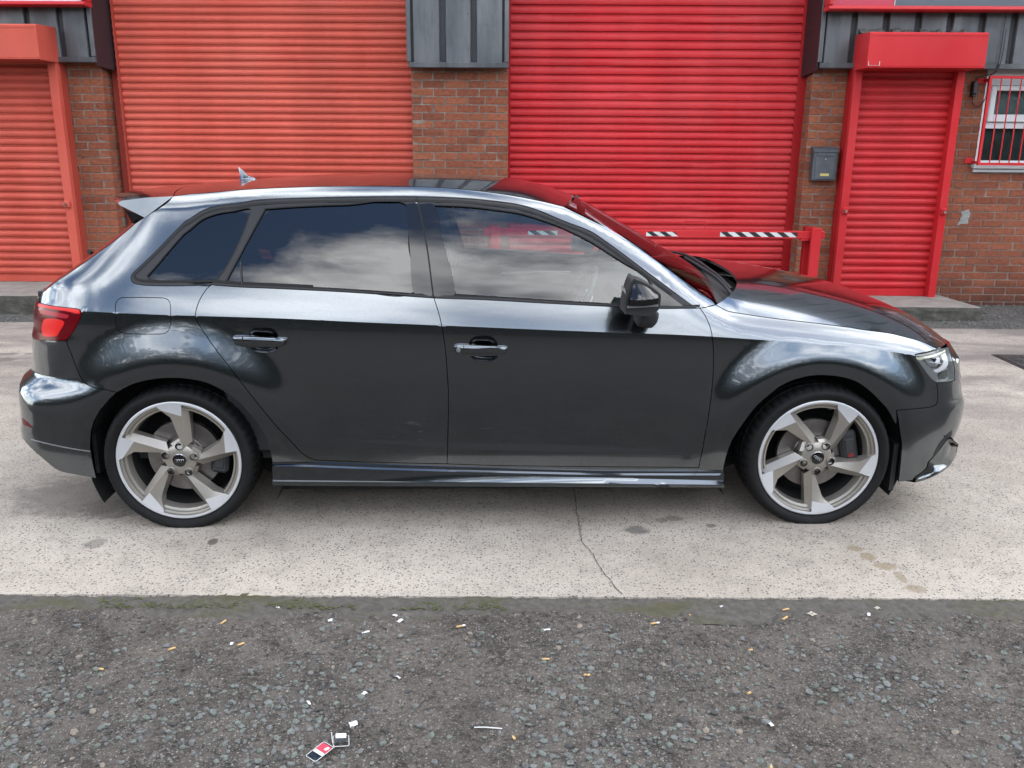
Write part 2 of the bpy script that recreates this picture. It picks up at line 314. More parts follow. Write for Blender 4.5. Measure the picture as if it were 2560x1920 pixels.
CUR={
 'apil_bot':[(2.114, 0.9288), (2.1499, 0.9319), (2.1883, 0.9347)],
 'apil_up':[(2.1883, 0.9347), (2.1787, 0.9477), (2.1209, 0.9876), (2.0605, 1.0291), (1.9424, 1.1109), (1.8854, 1.1507), (1.7938, 1.2086), (1.6754, 1.2652), (1.5744, 1.3118)],
 'rail':[(1.5744, 1.3118), (1.4965, 1.3297), (1.3765, 1.3519), (1.2564, 1.3685), (1.0764, 1.3837), (0.8973, 1.3881), (0.611, 1.3874), (0.4348, 1.3821), (0.2597, 1.3728), (0.0956, 1.358), (-0.138, 1.3466)],
 'seam':[(-0.138, 1.3466), (-0.1494, 1.3283), (-0.2081, 1.3017), (-0.265, 1.2799), (-0.3081, 1.2606), (-0.3387, 1.244)],
 'cpil_rear':[(-0.3387, 1.244), (-0.4274, 1.1403), (-0.4694, 1.0844), (-0.5001, 1.0353), (-0.5435, 0.9962), (-0.6157, 0.9552)],
 'tail':[(-0.6991, 0.9236), (-0.5835, 0.9308), (-0.5124, 0.9303), (-0.4397, 0.929), (-0.3844, 0.927), (-0.3686, 0.9224), (-0.3615, 0.9105), (-0.3662, 0.8871), (-0.3854, 0.8493), (-0.4115, 0.8107), (-0.4201, 0.8026), (-0.4499, 0.7972), (-0.5199, 0.7915), (-0.6254, 0.7788), (-0.6614, 0.7871)],
 'bump_gap_r':[(-0.4197, 0.8008), (-0.402, 0.7549), (-0.3835, 0.7059), (-0.3675, 0.6698), (-0.3508, 0.6433), (-0.3283, 0.6294), (-0.2864, 0.6195), (-0.2359, 0.6109), (-0.2086, 0.6035)],
 'rarch':[(-0.2086, 0.6035), (-0.1503, 0.6377), (-0.0522, 0.659), (0.0477, 0.6617), (0.1385, 0.6466), (0.1978, 0.6191), (0.256, 0.5758), (0.3126, 0.5101), (0.3565, 0.4346), (0.3739, 0.377), (0.3832, 0.3115)],
 'rarch_low':[(-0.2086, 0.6035), (-0.2389, 0.5764), (-0.2852, 0.5306), (-0.3146, 0.4842), (-0.3274, 0.4441), (-0.3337, 0.3767), (-0.3348, 0.3426), (-0.3328, 0.294), (-0.3287, 0.2322)],
 'doorgap_r':[(0.1746, 1.0193), (0.1557, 1.0044), (0.1273, 0.9564), (0.1154, 0.9047), (0.1226, 0.8805), (0.1681, 0.8081), (0.2491, 0.6958), (0.3666, 0.5263), (0.4132, 0.4593), (0.4647, 0.3954), (0.5044, 0.3447), (0.5374, 0.3197), (0.5672, 0.3111)],
 'sill_top':[(0.382, 0.3055), (0.4586, 0.3064), (0.5666, 0.3006), (0.7868, 0.2907), (1.0929, 0.2793), (1.2929, 0.2736), (1.7423, 0.2604), (2.2385, 0.2573)],
 'doorbot_r':[(0.5672, 0.3111), (0.6548, 0.3059), (0.8756, 0.2982), (1.0922, 0.2929)],
 'doorbot_f':[(1.0922, 0.2929), (1.2929, 0.2849), (1.7415, 0.2767), (2.1341, 0.2707)],
 'doorgap_m':[(1.0462, 0.9696), (1.0619, 0.9239), (1.0753, 0.8756), (1.0873, 0.8015), (1.0951, 0.7202), (1.1013, 0.6019), (1.1012, 0.5993), (1.0983, 0.4624), (1.0922, 0.2929)],
 'doorgap_f':[(2.114, 0.9288), (2.1332, 0.9006), (2.15, 0.8629), (2.1587, 0.8223), (2.1662, 0.7611), (2.1695, 0.6726), (2.1651, 0.5657), (2.1579, 0.4935), (2.1522, 0.3951), (2.1547, 0.4611), (2.1438, 0.3576), (2.1341, 0.2707)],
 'belt_r':[(0.1747, 1.0178), (0.2978, 1.0099), (0.4108, 1.0058), (0.6939, 0.9924), (1.0462, 0.9696)],
 'belt_f':[(1.0462, 0.9696), (1.2554, 0.9623), (1.486, 0.95), (1.8023, 0.9342), (1.9451, 0.9287), (2.0451, 0.9288), (2.114, 0.9288)],
 'belt_q':[(-0.1882, 1.0453), (-0.1772, 1.0331), (-0.1615, 1.0241), (-0.1135, 1.0168), (0.021, 1.0143), (0.1747, 1.0178)],
 'wtop':[(-0.1882, 1.0453), (-0.1902, 1.0597), (-0.154, 1.102), (-0.099, 1.1551), (-0.0262, 1.2112), (0.0624, 1.2601), (0.116, 1.2946), (0.1713, 1.3123), (0.2563, 1.3235), (0.3311, 1.3363), (0.5041, 1.3442), (0.6781, 1.3487), (0.8533, 1.351), (1.0321, 1.3502), (1.1093, 1.348), (1.1867, 1.3441), (1.2902, 1.3346), (1.327, 1.3305), (1.3788, 1.3233), (1.4304, 1.3114), (1.4817, 1.2949), (1.5327, 1.2747), (1.5837, 1.2549), (1.6781, 1.2205), (1.7433, 1.1797), (1.8082, 1.1349), (1.883, 1.0816), (1.9576, 1.0279), (2.0576, 0.9563), (2.1005, 0.9274)],
 'quarter_glass':[(-0.1115, 1.0519), (-0.0738, 1.099), (-0.0094, 1.1633), (0.0666, 1.2173), (0.1194, 1.2608), (0.1745, 1.2817), (0.231, 1.2907), (0.3052, 1.2964), (0.1825, 1.0284), (0.053, 1.0325), (-0.0794, 1.0371), (-0.102, 1.0424)],
 'rear_glass':[(0.3652, 1.3011), (0.5075, 1.3109), (0.6806, 1.3175), (0.9222, 1.3222), (0.9411, 1.1608), (0.9614, 0.9911), (0.6935, 1.0047), (0.4669, 1.0144), (0.2916, 1.0217), (0.2283, 1.0258)],
 'front_glass':[(1.0435, 1.3163), (1.1101, 1.3148), (1.187, 1.3111), (1.2642, 1.3036), (1.3285, 1.2956), (1.3264, 1.2961), (1.3779, 1.289), (1.4293, 1.277), (1.4805, 1.2615), (1.5317, 1.2447), (1.5827, 1.2244), (1.6761, 1.1802), (1.7415, 1.1411), (1.8067, 1.1016), (1.9067, 1.0375), (1.8985, 0.9642), (1.8826, 0.9462), (1.8026, 0.9451), (1.4862, 0.9635), (1.132, 0.9856)],
 'sail':[(1.9239, 1.0218), (1.9862, 0.9791), (2.0452, 0.9371), (1.913, 0.9405), (1.9122, 0.9878)],
 'bpil_r':[(0.9281, 1.3205), (0.9749, 1.3218), (1.0121, 1.1609), (1.0398, 0.9803), (0.9974, 0.9857), (0.9642, 0.9911), (0.9474, 1.1608)],
 'bpil_f':[(0.9808, 1.3207), (1.0419, 1.3176), (1.0874, 1.161), (1.1302, 0.9856), (1.0833, 0.9787), (1.0467, 0.9787), (1.0191, 1.1609)],
 'hoodgap':[(2.1933, 0.9328), (2.2336, 0.9121), (2.2948, 0.8997), (2.4151, 0.8822), (2.5354, 0.8688), (2.656, 0.8549), (2.7925, 0.8388), (2.971, 0.8224), (3.026, 0.814), (3.1353, 0.788), (3.2045, 0.7576)],
 'hl_top':[(3.0795, 0.7458), (3.1009, 0.7492), (3.1469, 0.7527), (3.2038, 0.7569), (3.3035, 0.7494)],
 'hl_front':[(3.3035, 0.7494), (3.2879, 0.7303), (3.2756, 0.7073), (3.2921, 0.6696), (3.2837, 0.6302)],
 'hl_bot':[(3.2837, 0.6302), (3.2621, 0.6261), (3.2219, 0.6257), (3.1805, 0.6272)],
 'hl_left':[(3.0795, 0.7458), (3.0843, 0.7297), (3.1063, 0.7061), (3.1374, 0.6715), (3.1642, 0.6395), (3.1805, 0.6272)],
 'bump_gap_f':[(3.1805, 0.6272), (3.1865, 0.5991), (3.1862, 0.5583), (3.1805, 0.5408), (3.165, 0.5301), (3.1439, 0.5266), (3.0351, 0.5236), (2.9758, 0.5206)],
 'farch':[(2.9758, 0.5206), (2.9824, 0.461), (2.9228, 0.5332), (2.8237, 0.6071), (2.7228, 0.6527), (2.632, 0.6688), (2.5433, 0.6645), (2.4566, 0.6352), (2.4006, 0.5933), (2.3457, 0.5387), (2.2934, 0.4563), (2.2628, 0.3969), (2.252, 0.3642), (2.242, 0.3156), (2.2374, 0.2687)],
 'farch_low':[(2.9758, 0.5206), (3.0101, 0.4239), (3.0349, 0.3702), (3.0467, 0.3156), (3.0538, 0.2433), (3.056, 0.1984)],
 'fbump_bot':[(3.056, 0.1984), (3.1415, 0.2044), (3.1933, 0.2139), (3.2618, 0.2322), (3.3322, 0.2417), (3.359, 0.2629), (3.391, 0.2868), (3.3923, 0.3148)],
 'intake':[(3.2742, 0.4109), (3.2607, 0.4052), (3.238, 0.3819), (3.2214, 0.3521), (3.2095, 0.3049), (3.2248, 0.3084), (3.2397, 0.347), (3.2593, 0.3655), (3.2799, 0.3833)],
 'splitter_top':[(3.1861, 0.2525), (3.1921, 0.2851), (3.2195, 0.3036), (3.2493, 0.3483), (3.2826, 0.379), (3.3729, 0.3391)],
 'valance_top':[(-0.6138, 0.4071), (-0.5402, 0.3849), (-0.4545, 0.3706), (-0.3359, 0.3501)],
 'fuel':[(-0.2013, 0.9708), (-0.0219, 0.9696), (0.0018, 0.9616), (0.0118, 0.943), (0.0148, 0.8915), (0.0085, 0.8553), (-0.009, 0.8388), (-0.0376, 0.8342), (-0.1868, 0.8357), (-0.2106, 0.8454), (-0.2199, 0.8679), (-0.2247, 0.9185), (-0.2278, 0.953), (-0.2191, 0.9653)],
 'tail_bright':[(-0.5277, 0.8748), (-0.4318, 0.8745), (-0.4574, 0.8229), (-0.4642, 0.8141), (-0.5353, 0.8077), (-0.5494, 0.8342)],
 'tail_bar':[(-0.5688, 0.9069), (-0.4961, 0.9094), (-0.4131, 0.9003), (-0.4174, 0.8877), (-0.4934, 0.8923), (-0.5623, 0.894)],
 'tail_bar2':[(-0.5979, 0.9275), (-0.5023, 0.9283), (-0.4176, 0.9261), (-0.3731, 0.9222), (-0.3665, 0.9085), (-0.4217, 0.9151), (-0.5072, 0.9188), (-0.599, 0.918)],
 'handle_r':[(0.2641, 0.8274), (0.3222, 0.8291), (0.4327, 0.8241), (0.471, 0.8185), (0.4668, 0.8024), (0.4607, 0.7921), (0.431, 0.7863), (0.3202, 0.7853), (0.2736, 0.7936), (0.2661, 0.8027)],
 'recess_r':[(0.3215, 0.8263), (0.3249, 0.8388), (0.3334, 0.8502), (0.3473, 0.8571), (0.3812, 0.8589), (0.407, 0.8561), (0.4202, 0.8481), (0.4288, 0.8367), (0.4327, 0.8241), (0.432, 0.784), (0.4234, 0.7701), (0.4048, 0.7614), (0.3764, 0.7592), (0.3485, 0.7635), (0.3321, 0.7716), (0.3202, 0.7841)],
 'handle_f':[(1.1268, 0.7938), (1.1859, 0.7955), (1.2985, 0.7902), (1.3376, 0.7844), (1.3342, 0.7682), (1.3285, 0.7577), (1.2985, 0.7519), (1.1857, 0.7509), (1.1375, 0.7591), (1.1295, 0.7684)],
 'recess_f':[(1.1853, 0.7926), (1.1882, 0.8053), (1.1963, 0.8169), (1.2101, 0.8238), (1.2445, 0.8255), (1.2709, 0.8226), (1.2847, 0.8145), (1.2939, 0.803), (1.2985, 0.7902), (1.2997, 0.7496), (1.2916, 0.7356), (1.2732, 0.7269), (1.2443, 0.7246), (1.2155, 0.7287), (1.1983, 0.7369), (1.1857, 0.7497)],
 'refl_r':[(-0.5935, 0.4677), (-0.568, 0.4623), (-0.5483, 0.4504), (-0.5372, 0.4384), (-0.5604, 0.4413), (-0.588, 0.4438)],
 'val_bot':[(-0.3287, 0.2322), (-0.3863, 0.2454), (-0.4523, 0.2622), (-0.4969, 0.3043), (-0.5395, 0.3424), (-0.5837, 0.3726)],
 'wing0':[(3.1891, 0.2355)],
 'h_drl':[(3.0821, 0.7324), (3.1235, 0.7378), (3.1783, 0.7423), (3.2393, 0.7464), (3.2766, 0.748), (3.2727, 0.7434), (3.1949, 0.7375), (3.1304, 0.7253), (3.1076, 0.7209), (3.0891, 0.726)],
 'h_up':[(3.0825, 0.7413), (3.1849, 0.7526), (3.1828, 0.7483), (3.1245, 0.7415), (3.0845, 0.7351)],
 'h_eye':[(3.1646, 0.7285), (3.1853, 0.7335), (3.1997, 0.7336), (3.1999, 0.7214), (3.1887, 0.7073)],
 'h_shroud':[(3.1386, 0.7251), (3.1638, 0.7271), (3.2049, 0.6925), (3.1666, 0.6915), (3.1476, 0.7082)],
 'h_inner':[(3.201, 0.7334), (3.2249, 0.7364), (3.2226, 0.72), (3.2197, 0.7062), (3.2056, 0.6945), (3.1904, 0.7072), (3.2009, 0.7213)],
 'h_gap':[(3.2269, 0.7367), (3.2344, 0.7357), (3.2305, 0.7138), (3.222, 0.6977), (3.2052, 0.6883), (3.1752, 0.6856), (3.1716, 0.6904), (3.2058, 0.6915), (3.2196, 0.702), (3.2246, 0.7156)],
 'h_outer':[(3.2346, 0.734), (3.275, 0.7409), (3.2617, 0.7108), (3.2617, 0.6954), (3.2453, 0.6817), (3.2003, 0.6657), (3.1895, 0.6681), (3.1797, 0.676), (3.2089, 0.6839), (3.2257, 0.696), (3.2331, 0.7143)],
 'h_low':[(3.2057, 0.651), (3.2228, 0.666), (3.2595, 0.6731), (3.2601, 0.6461), (3.2408, 0.6355), (3.2091, 0.6367)],
 'h_side':[(3.0901, 0.7239), (3.1242, 0.7185), (3.1585, 0.6911), (3.1979, 0.6571), (3.2031, 0.6357), (3.1822, 0.6312), (3.1684, 0.6402), (3.133, 0.6807)],
}
# ================================================================== GROUND
EDGE=lambda x:-6.178+.0195*(x-0.0)              # front edge of the concrete apron
def m_concrete():
    t=NT('exposed_aggregate_concrete'); g=t.co()
    base=t.ramp(t.noise(1.1,6,.6),[(.3,(.36,.31,.25)),(.5,(.48,.42,.345)),(.72,(.57,.505,.42))])
    w=t.n('ShaderNodeVectorMath',operation='ADD'); t.l(g,w.inputs[0]); nz=t.n('ShaderNodeTexNoise'); nz.inputs['Scale'].default_value=40; t.l(g,nz.inputs['Vector'])
    ws=t.n('ShaderNodeVectorMath',operation='SCALE'); ws.inputs['Scale'].default_value=.012; t.l(nz.outputs['Color'],ws.inputs[0]); t.l(ws.outputs[0],w.inputs[1])
    big=t.n('ShaderNodeTexVoronoi'); big.inputs['Scale'].default_value=78; t.l(w.outputs[0],big.inputs['Vector'])
    sepc=t.n('ShaderNodeSeparateColor'); t.l(big.outputs['Color'],sepc.inputs[0])
    pick=t.ramp(sepc.outputs[0],[(.46,0),(.48,1)]); ins=t.ramp(big.outputs['Distance'],[(.26,1),(.40,0)])
    peb=t.math('MULTIPLY',pick,ins)
    pc=t.ramp(sepc.outputs[1],[(0,(.05,.045,.05)),(.45,(.14,.125,.12)),(.8,(.25,.22,.20)),(1,(.33,.26,.20))])
    sm=t.n('ShaderNodeTexVoronoi'); sm.inputs['Scale'].default_value=150; t.l(w.outputs[0],sm.inputs['Vector'])
    sp2=t.n('ShaderNodeSeparateColor'); t.l(sm.outputs['Color'],sp2.inputs[0])
    pk2=t.math('MULTIPLY',t.ramp(sp2.outputs[0],[(.40,0),(.42,.85)]),t.ramp(sm.outputs['Distance'],[(.25,1),(.4,0)]))
    c=t.mix(pk2,base,(.15,.13,.125)); c=t.mix(peb,c,pc)
    lite=t.ramp(t.noise(210,2),[(.55,0),(.66,.55)]); c=t.mix(lite,c,(.66,.62,.56)); gr_=t.ramp(t.noise(330,3,.7),[(.36,.55),(.5,1),(.66,1.18)]); c=t.mix(.8,c,t.mix(1,c,gr_,'MULTIPLY')); bl=t.ramp(t.noise(7,6,.7),[(.32,.80),(.5,1),(.7,1.08)]); c=t.mix(1,c,bl,'MULTIPLY')
    # oil and tyre staining, plus painted shadow left of the rear wheel
    dk=t.ramp(t.noise(.55,5,.55,dist=.6),[(.50,0),(.66,.6)])
    sx=t.n('ShaderNodeSeparateXYZ'); t.l(g,sx.inputs[0])
    backl=t.math('MULTIPLY',t.ramp(t.math('MULTIPLY',sx.outputs[1],-1),[(0,1),(1,0)]),0)  # placeholder weight
    far=t.n('ShaderNodeMapRange'); far.inputs['From Min'].default_value=-4.6; far.inputs['From Max'].default_value=-3.2; t.l(sx.outputs[1],far.inputs['Value'])
    streak=t.ramp(t.noise(1.6,6,.65,stretch=(.55,1.7,1),dist=.4),[(.42,0),(.62,.75)])
    c=t.mix(t.math('MULTIPLY',far.outputs[0],streak),c,(.16,.135,.125))
    c=t.mix(t.math('MULTIPLY',dk,.45),c,(.20,.175,.155))
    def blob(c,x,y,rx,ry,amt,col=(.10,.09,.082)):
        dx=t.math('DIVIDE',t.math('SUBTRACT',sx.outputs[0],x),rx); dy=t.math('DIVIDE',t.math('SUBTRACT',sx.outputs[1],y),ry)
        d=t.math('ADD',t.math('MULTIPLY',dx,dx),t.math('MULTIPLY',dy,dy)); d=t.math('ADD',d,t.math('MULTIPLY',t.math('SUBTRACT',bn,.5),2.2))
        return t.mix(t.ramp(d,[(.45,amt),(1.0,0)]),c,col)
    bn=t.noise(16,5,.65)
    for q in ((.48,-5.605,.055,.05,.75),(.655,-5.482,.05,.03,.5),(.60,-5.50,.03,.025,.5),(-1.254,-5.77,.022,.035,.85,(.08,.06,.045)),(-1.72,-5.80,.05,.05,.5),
              (-1.95,-5.30,.42,.28,.62,(.15,.13,.115)),(-1.80,-5.45,.16,.14,.45),(.80,-5.55,.025,.025,.7),(-3.85,-2.80,.12,.07,.7),(-3.90,-2.62,.09,.05,.7),(-3.75,-2.6,.05,.03,.6),  # first two: stain left of the rear wheel with tyre shadow painted in
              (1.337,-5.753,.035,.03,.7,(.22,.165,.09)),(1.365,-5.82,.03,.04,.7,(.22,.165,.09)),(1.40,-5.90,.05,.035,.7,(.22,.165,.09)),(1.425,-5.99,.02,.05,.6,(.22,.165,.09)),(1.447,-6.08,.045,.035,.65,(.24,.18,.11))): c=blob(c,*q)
    h=t.math('ADD',t.math('MULTIPLY',t.noise(240,3),.5),t.math('MULTIPLY',peb,.5)); t.bump(h,.55,.004)
    return t.set(c,.86)
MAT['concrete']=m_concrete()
def m_asphalt():
    t=NT('worn_asphalt'); g=t.co()
    c=t.ramp(t.noise(3.2,6,.65),[(.28,(.075,.066,.058)),(.5,(.125,.110,.097)),(.74,(.185,.162,.140))])
    br=t.ramp(t.noise(1.1,5,.6,dist=.5),[(.5,0),(.72,.55)]); c=t.mix(br,c,(.19,.158,.128))
    v=t.n('ShaderNodeTexVoronoi'); v.inputs['Scale'].default_value=105; t.l(g,v.inputs['Vector']); sc=t.n('ShaderNodeSeparateColor'); t.l(v.outputs['Color'],sc.inputs[0])
    pk=t.math('MULTIPLY',t.ramp(sc.outputs[0],[(.66,0),(.70,1)]),t.ramp(v.outputs['Distance'],[(.2,1),(.42,0)]))
    c=t.mix(pk,c,t.ramp(sc.outputs[1],[(0,(.17,.18,.175)),(.6,(.25,.24,.225)),(1,(.40,.36,.31))]))
    v2=t.n('ShaderNodeTexVoronoi'); v2.inputs['Scale'].default_value=230; t.l(g,v2.inputs['Vector']); s2=t.n('ShaderNodeSeparateColor'); t.l(v2.outputs['Color'],s2.inputs[0])
    pk2=t.math('MULTIPLY',t.ramp(s2.outputs[0],[(.80,0),(.83,.8)]),t.ramp(v2.outputs['Distance'],[(.25,1),(.45,0)])); c=t.mix(pk2,c,(.40,.36,.31))
    dk=t.ramp(t.noise(60,4,.7),[(.32,.32),(.48,1),(.7,1.15)]); c=t.mix(1,c,dk,'MULTIPLY')
    wv=t.n('ShaderNodeVectorMath',operation='ADD'); t.l(g,wv.inputs[0]); nq=t.n('ShaderNodeTexNoise'); nq.inputs['Scale'].default_value=30; nq.inputs['Detail'].default_value=4; t.l(g,nq.inputs['Vector'])
    wq=t.n('ShaderNodeVectorMath',operation='SCALE'); wq.inputs['Scale'].default_value=.03; t.l(nq.outputs['Color'],wq.inputs[0]); t.l(wq.outputs[0],wv.inputs[1])
    hh=[]
    for sc_,amt in ((42,.75),(75,.6)):
        a_=t.n('ShaderNodeTexVoronoi'); a_.inputs['Scale'].default_value=sc_; t.l(wv.outputs[0],a_.inputs['Vector']); s_=t.n('ShaderNodeSeparateColor'); t.l(a_.outputs['Color'],s_.inputs[0])
        b_=t.n('ShaderNodeTexVoronoi',feature='DISTANCE_TO_EDGE'); b_.inputs['Scale'].default_value=sc_; t.l(wv.outputs[0],b_.inputs['Vector'])
        br_=t.ramp(s_.outputs[0],[(0,.72),(.5,1),(.85,1.12),(1,1.55)]); ed_=t.ramp(b_.outputs['Distance'],[(.0,.45),(.09,1)])
        msk=t.ramp(t.noise(9,4,.6),[(.40,0),(.58,amt)])
        c=t.mix(msk,c,t.mix(1,t.mix(1,c,br_,'MULTIPLY'),ed_,'MULTIPLY')); hh.append(t.math('MULTIPLY',t.math('MULTIPLY',b_.outputs['Distance'],s_.outputs[1]),msk))
    h=t.math('ADD',t.noise(45,6,.7),t.math('MULTIPLY',t.noise(140,3),.6)); h=t.math('ADD',h,t.math('MULTIPLY',hh[0],2.2)); t.bump(h,.9,.012)
    return t.set(c,.95,spec=.15)
MAT['asphalt']=m_asphalt()
def m_moss():
    t=NT('mossy_mortar'); f=t.noise(2.6,6,.62,stretch=(1,2.5,1)); fine=t.noise(38,5,.7)
    c=t.ramp(fine,[(.3,(.06,.054,.045)),(.7,(.145,.13,.11))])
    mo=t.mix(fine,(.05,.048,.016),(.105,.10,.03)); c=t.mix(t.ramp(f,[(.50,0),(.66,.85)]),c,mo)
    t.bump(t.noise(70,5,.7),.9,.012); return t.set(c,.95)
MAT['moss']=m_moss()
def m_gravelbed():
    t=NT('dirty_gravel_bed'); c=t.ramp(t.noise(5,6,.7),[(.3,(.085,.078,.066)),(.6,(.18,.165,.145)),(.8,(.25,.23,.2))])
    v=t.ramp(t.vor(60),[(.1,1.3),(.5,.6)]); c=t.mix(1,c,v,'MULTIPLY'); t.bump(t.vor(55),.8,.02); return t.set(c,.95)
MAT['gravelbed']=m_gravelbed()
def m_step():
    t=NT('step_concrete'); g=t.geo(); c=t.ramp(t.noise(6,6,.65,vec=g),[(.3,(.25,.225,.195)),(.6,(.37,.335,.29)),(.8,(.45,.41,.36))])
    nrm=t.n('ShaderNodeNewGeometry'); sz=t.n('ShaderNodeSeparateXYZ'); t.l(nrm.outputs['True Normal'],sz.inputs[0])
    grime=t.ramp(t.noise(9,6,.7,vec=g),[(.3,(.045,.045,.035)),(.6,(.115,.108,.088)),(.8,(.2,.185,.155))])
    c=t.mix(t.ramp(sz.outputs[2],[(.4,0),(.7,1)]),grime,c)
    t.bump(t.noise(40,6,.7,vec=g),.7,.012); return t.set(c,.95)
MAT['step']=m_step()
def sheet(name,poly,z,mat,label):
    b=MB(); b.add([(x,y,z) for x,y in poly],[tuple(range(len(poly)))]); o=b.build(name,mat); tag(o,label,None,None,'structure'); return o
from mathutils import noise as mnoise
def edge_pts(x0,x1,off,n,amp,seed):
    r=random.Random(seed); return [(x,EDGE(x)+off+r.uniform(-amp,amp)+.012*max(0,mnoise.noise(Vector((x*9,1,7)))-.1)+.006*mnoise.noise(Vector((x*31,2,7)))) for x in (x0+(x1-x0)*i/n for i in range(n+1))]
sheet('yard_ground',[(-250,-300),(250,-300),(250,120),(-250,120)],-.030,MAT['asphalt'],'worn dark asphalt yard strewn with loose chippings')
# asphalt in front as a gently uneven mesh
def patch(name,x0,x1,y0f,y1f,nx,ny,zf,mat,label):
    v=[];f=[]
    for j in range(ny+1):
        for i in range(nx+1):
            x=x0+(x1-x0)*i/nx; a=y0f(x);b_=y1f(x); y=a+(b_-a)*j/ny; v.append((x,y,zf(x,y)))
    for j in range(ny):
        for i in range(nx): k=j*(nx+1)+i; f.append((k,k+1,k+nx+2,k+nx+1))
    b=MB(); b.add(v,f); o=b.build(name,mat,smooth=60); tag(o,label,kind='structure'); return o
from mathutils import noise as mnoise
def nz(x,y,s,a): return a*mnoise.fractal(Vector((x*s,y*s,1.3)),1.0,2.0,4)
asph_z=lambda x,y:-.011+nz(x,y,1.6,.006)+nz(x,y,11,.0045)+nz(x,y,34,.0032)
patch('asphalt_apron',-3.2,3.2,lambda x:-9.6,lambda x:EDGE(x)-.085,620,330,asph_z,MAT['asphalt'],'worn dark asphalt with exposed chippings along the concrete')
# mossy mortar strip
ms=patch('mortar_strip',-3.2,3.2,lambda x:EDGE(x)-.16,lambda x:EDGE(x)+.012,900,16,lambda x,y:-.006+.13*min(0,y-EDGE(x)+.045)+nz(x,y,7,.004)+nz(x,y,26,.004)+.010*max(0,mnoise.noise(Vector((x*2.6,y*5,9)))),MAT['moss'],'mossy mortar strip along the concrete edge')
# concrete apron with a real edge
top=edge_pts(-12,12,0,3000,.0020,3); b=MB()
n=len(top); v=[(x,y,0) for x,y in top]+[(x,-1.36+.008*math.sin(x*7)+.016*x,0) for x,y in top]+[(x,y-.004,-.03) for x,y in top]
f=[(i,i+1,n+i+1,n+i) for i in range(n-1)]+[(i+1,i,2*n+i,2*n+i+1) for i in range(n-1)]
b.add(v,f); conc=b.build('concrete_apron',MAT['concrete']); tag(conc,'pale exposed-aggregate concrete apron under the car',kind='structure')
cr=[(.236,-4.6),(.233,-5.0),(.239,-5.291),(.236,-5.446),(.240,-5.60),(.240,-5.723),(.262,-5.79),(.279,-5.837),(.286,-5.90),(.298,-5.944),(.308,-6.0),(.331,-6.062),(.341,-6.11),(.364,-6.166)]
b=MB(); r=random.Random(5); v=[]
fine=[]
for (xa,ya),(xb,yb) in zip(cr,cr[1:]):
    k=max(2,int(math.hypot(xb-xa,yb-ya)/.012))
    fine+=[(xa+(xb-xa)*i/k+r.uniform(-.0025,.0025),ya+(yb-ya)*i/k) for i in range(k)]
for i,(x,y) in enumerate(fine):
    w=.0011+.0022*abs(mnoise.noise(Vector((x*40,y*40,2)))); v+=[(x-w,y,.003),(x+w,y,.003)]
b.add(v,[(2*i,2*i+1,2*i+3,2*i+2) for i in range(len(fine)-1)]); b.build('crack',simple('crack_dirt',(.045,.04,.036),.95),conc)
gb=sheet('gravel_strip',[(-14,-1.7),(14,-1.3),(14,.6),(-14,.6)],-.014,MAT['gravelbed'],'dirty gravel strip between the concrete and the building')
# loose stones
def stones(name,n,region,size,zf,mats,label,seed,power=1.9):
    rs=np.random.default_rng(seed)
    ico=bmesh.new(); bmesh.ops.create_icosphere(ico,subdivisions=1,radius=1); iv=np.array([q.co[:] for q in ico.verts]); fi=np.array([[q.index for q in ff.verts] for ff in ico.faces]); ico.free()
    V=[];F=[];MI=[];o=0
    for k in range(n):
        for _ in range(60):
            x,y=region(rs)
            if x is not None: break
        s=size[0]+(size[1]-size[0])*rs.random()**power
        jit=1+rs.uniform(-.28,.28,(len(iv),1)); p=iv*jit*np.array([s,s*rs.uniform(.6,.95),s*rs.uniform(.42,.75)])
        a=rs.uniform(0,6.28); ca,sa=math.cos(a),math.sin(a); p=p@np.array([[ca,sa,0],[-sa,ca,0],[0,0,1]])
        t=rs.uniform(-.35,.35); p=p@np.array([[1,0,0],[0,math.cos(t),math.sin(t)],[0,-math.sin(t),math.cos(t)]])
        p+=np.array([x,y,zf(x,y)+s*.14]); V.append(p); F.append(fi+o); MI+= [int(rs.choice(len(mats),p=[.40,.31,.14,.13,.02,.0]))]*len(fi); o+=len(iv)
    V=np.concatenate(V);F=np.concatenate(F)
    me=bpy.data.meshes.new(name); me.from_pydata(V.tolist(),[],F.tolist())
    for m in mats: me.materials.append(m)
    me.polygons.foreach_set('material_index',MI); me.update()
    ob=link(name,me); tag(ob,label,kind='stuff'); return ob
SM=[simple('stone_grey_green',(.145,.162,.143),.85,var=.3,scale=90,bump=.5),simple('stone_grey',(.13,.13,.124),.85,var=.3,scale=90,bump=.5),simple('stone_dark',(.06,.058,.056),.85,var=.3,scale=90,bump=.5),
    simple('stone_blue_grey',(.165,.172,.16),.85,var=.3,scale=90,bump=.5),simple('stone_buff',(.25,.21,.165),.9,var=.25,scale=90,bump=.5),simple('stone_pale',(.48,.46,.42),.9,var=.2,scale=90,bump=.4)]
def reg_front(rs):
    x=rs.uniform(-2.2,2.2); y=EDGE(x)-.10-rs.random()**.75*1.55
    dens=.30+.7*max(0,min(1,(EDGE(x)-y)/.75)); cl=.5+.9*mnoise.noise(Vector((x*2.4,y*2.4,4.0)))
    return (x,y) if rs.random()<dens*max(.06,cl) else (None,None)
stones('loose_chippings',9500,reg_front,(.0026,.0135),asph_z,SM,'loose grey-green stone chippings lying on the asphalt',21)
stones('grit',9000,lambda rs:(lambda x:(x,EDGE(x)-.09-rs.random()*1.5))(rs.uniform(-2.2,2.2)),(.0010,.0034),asph_z,SM,'fine grit scattered over the asphalt',22,1.2)
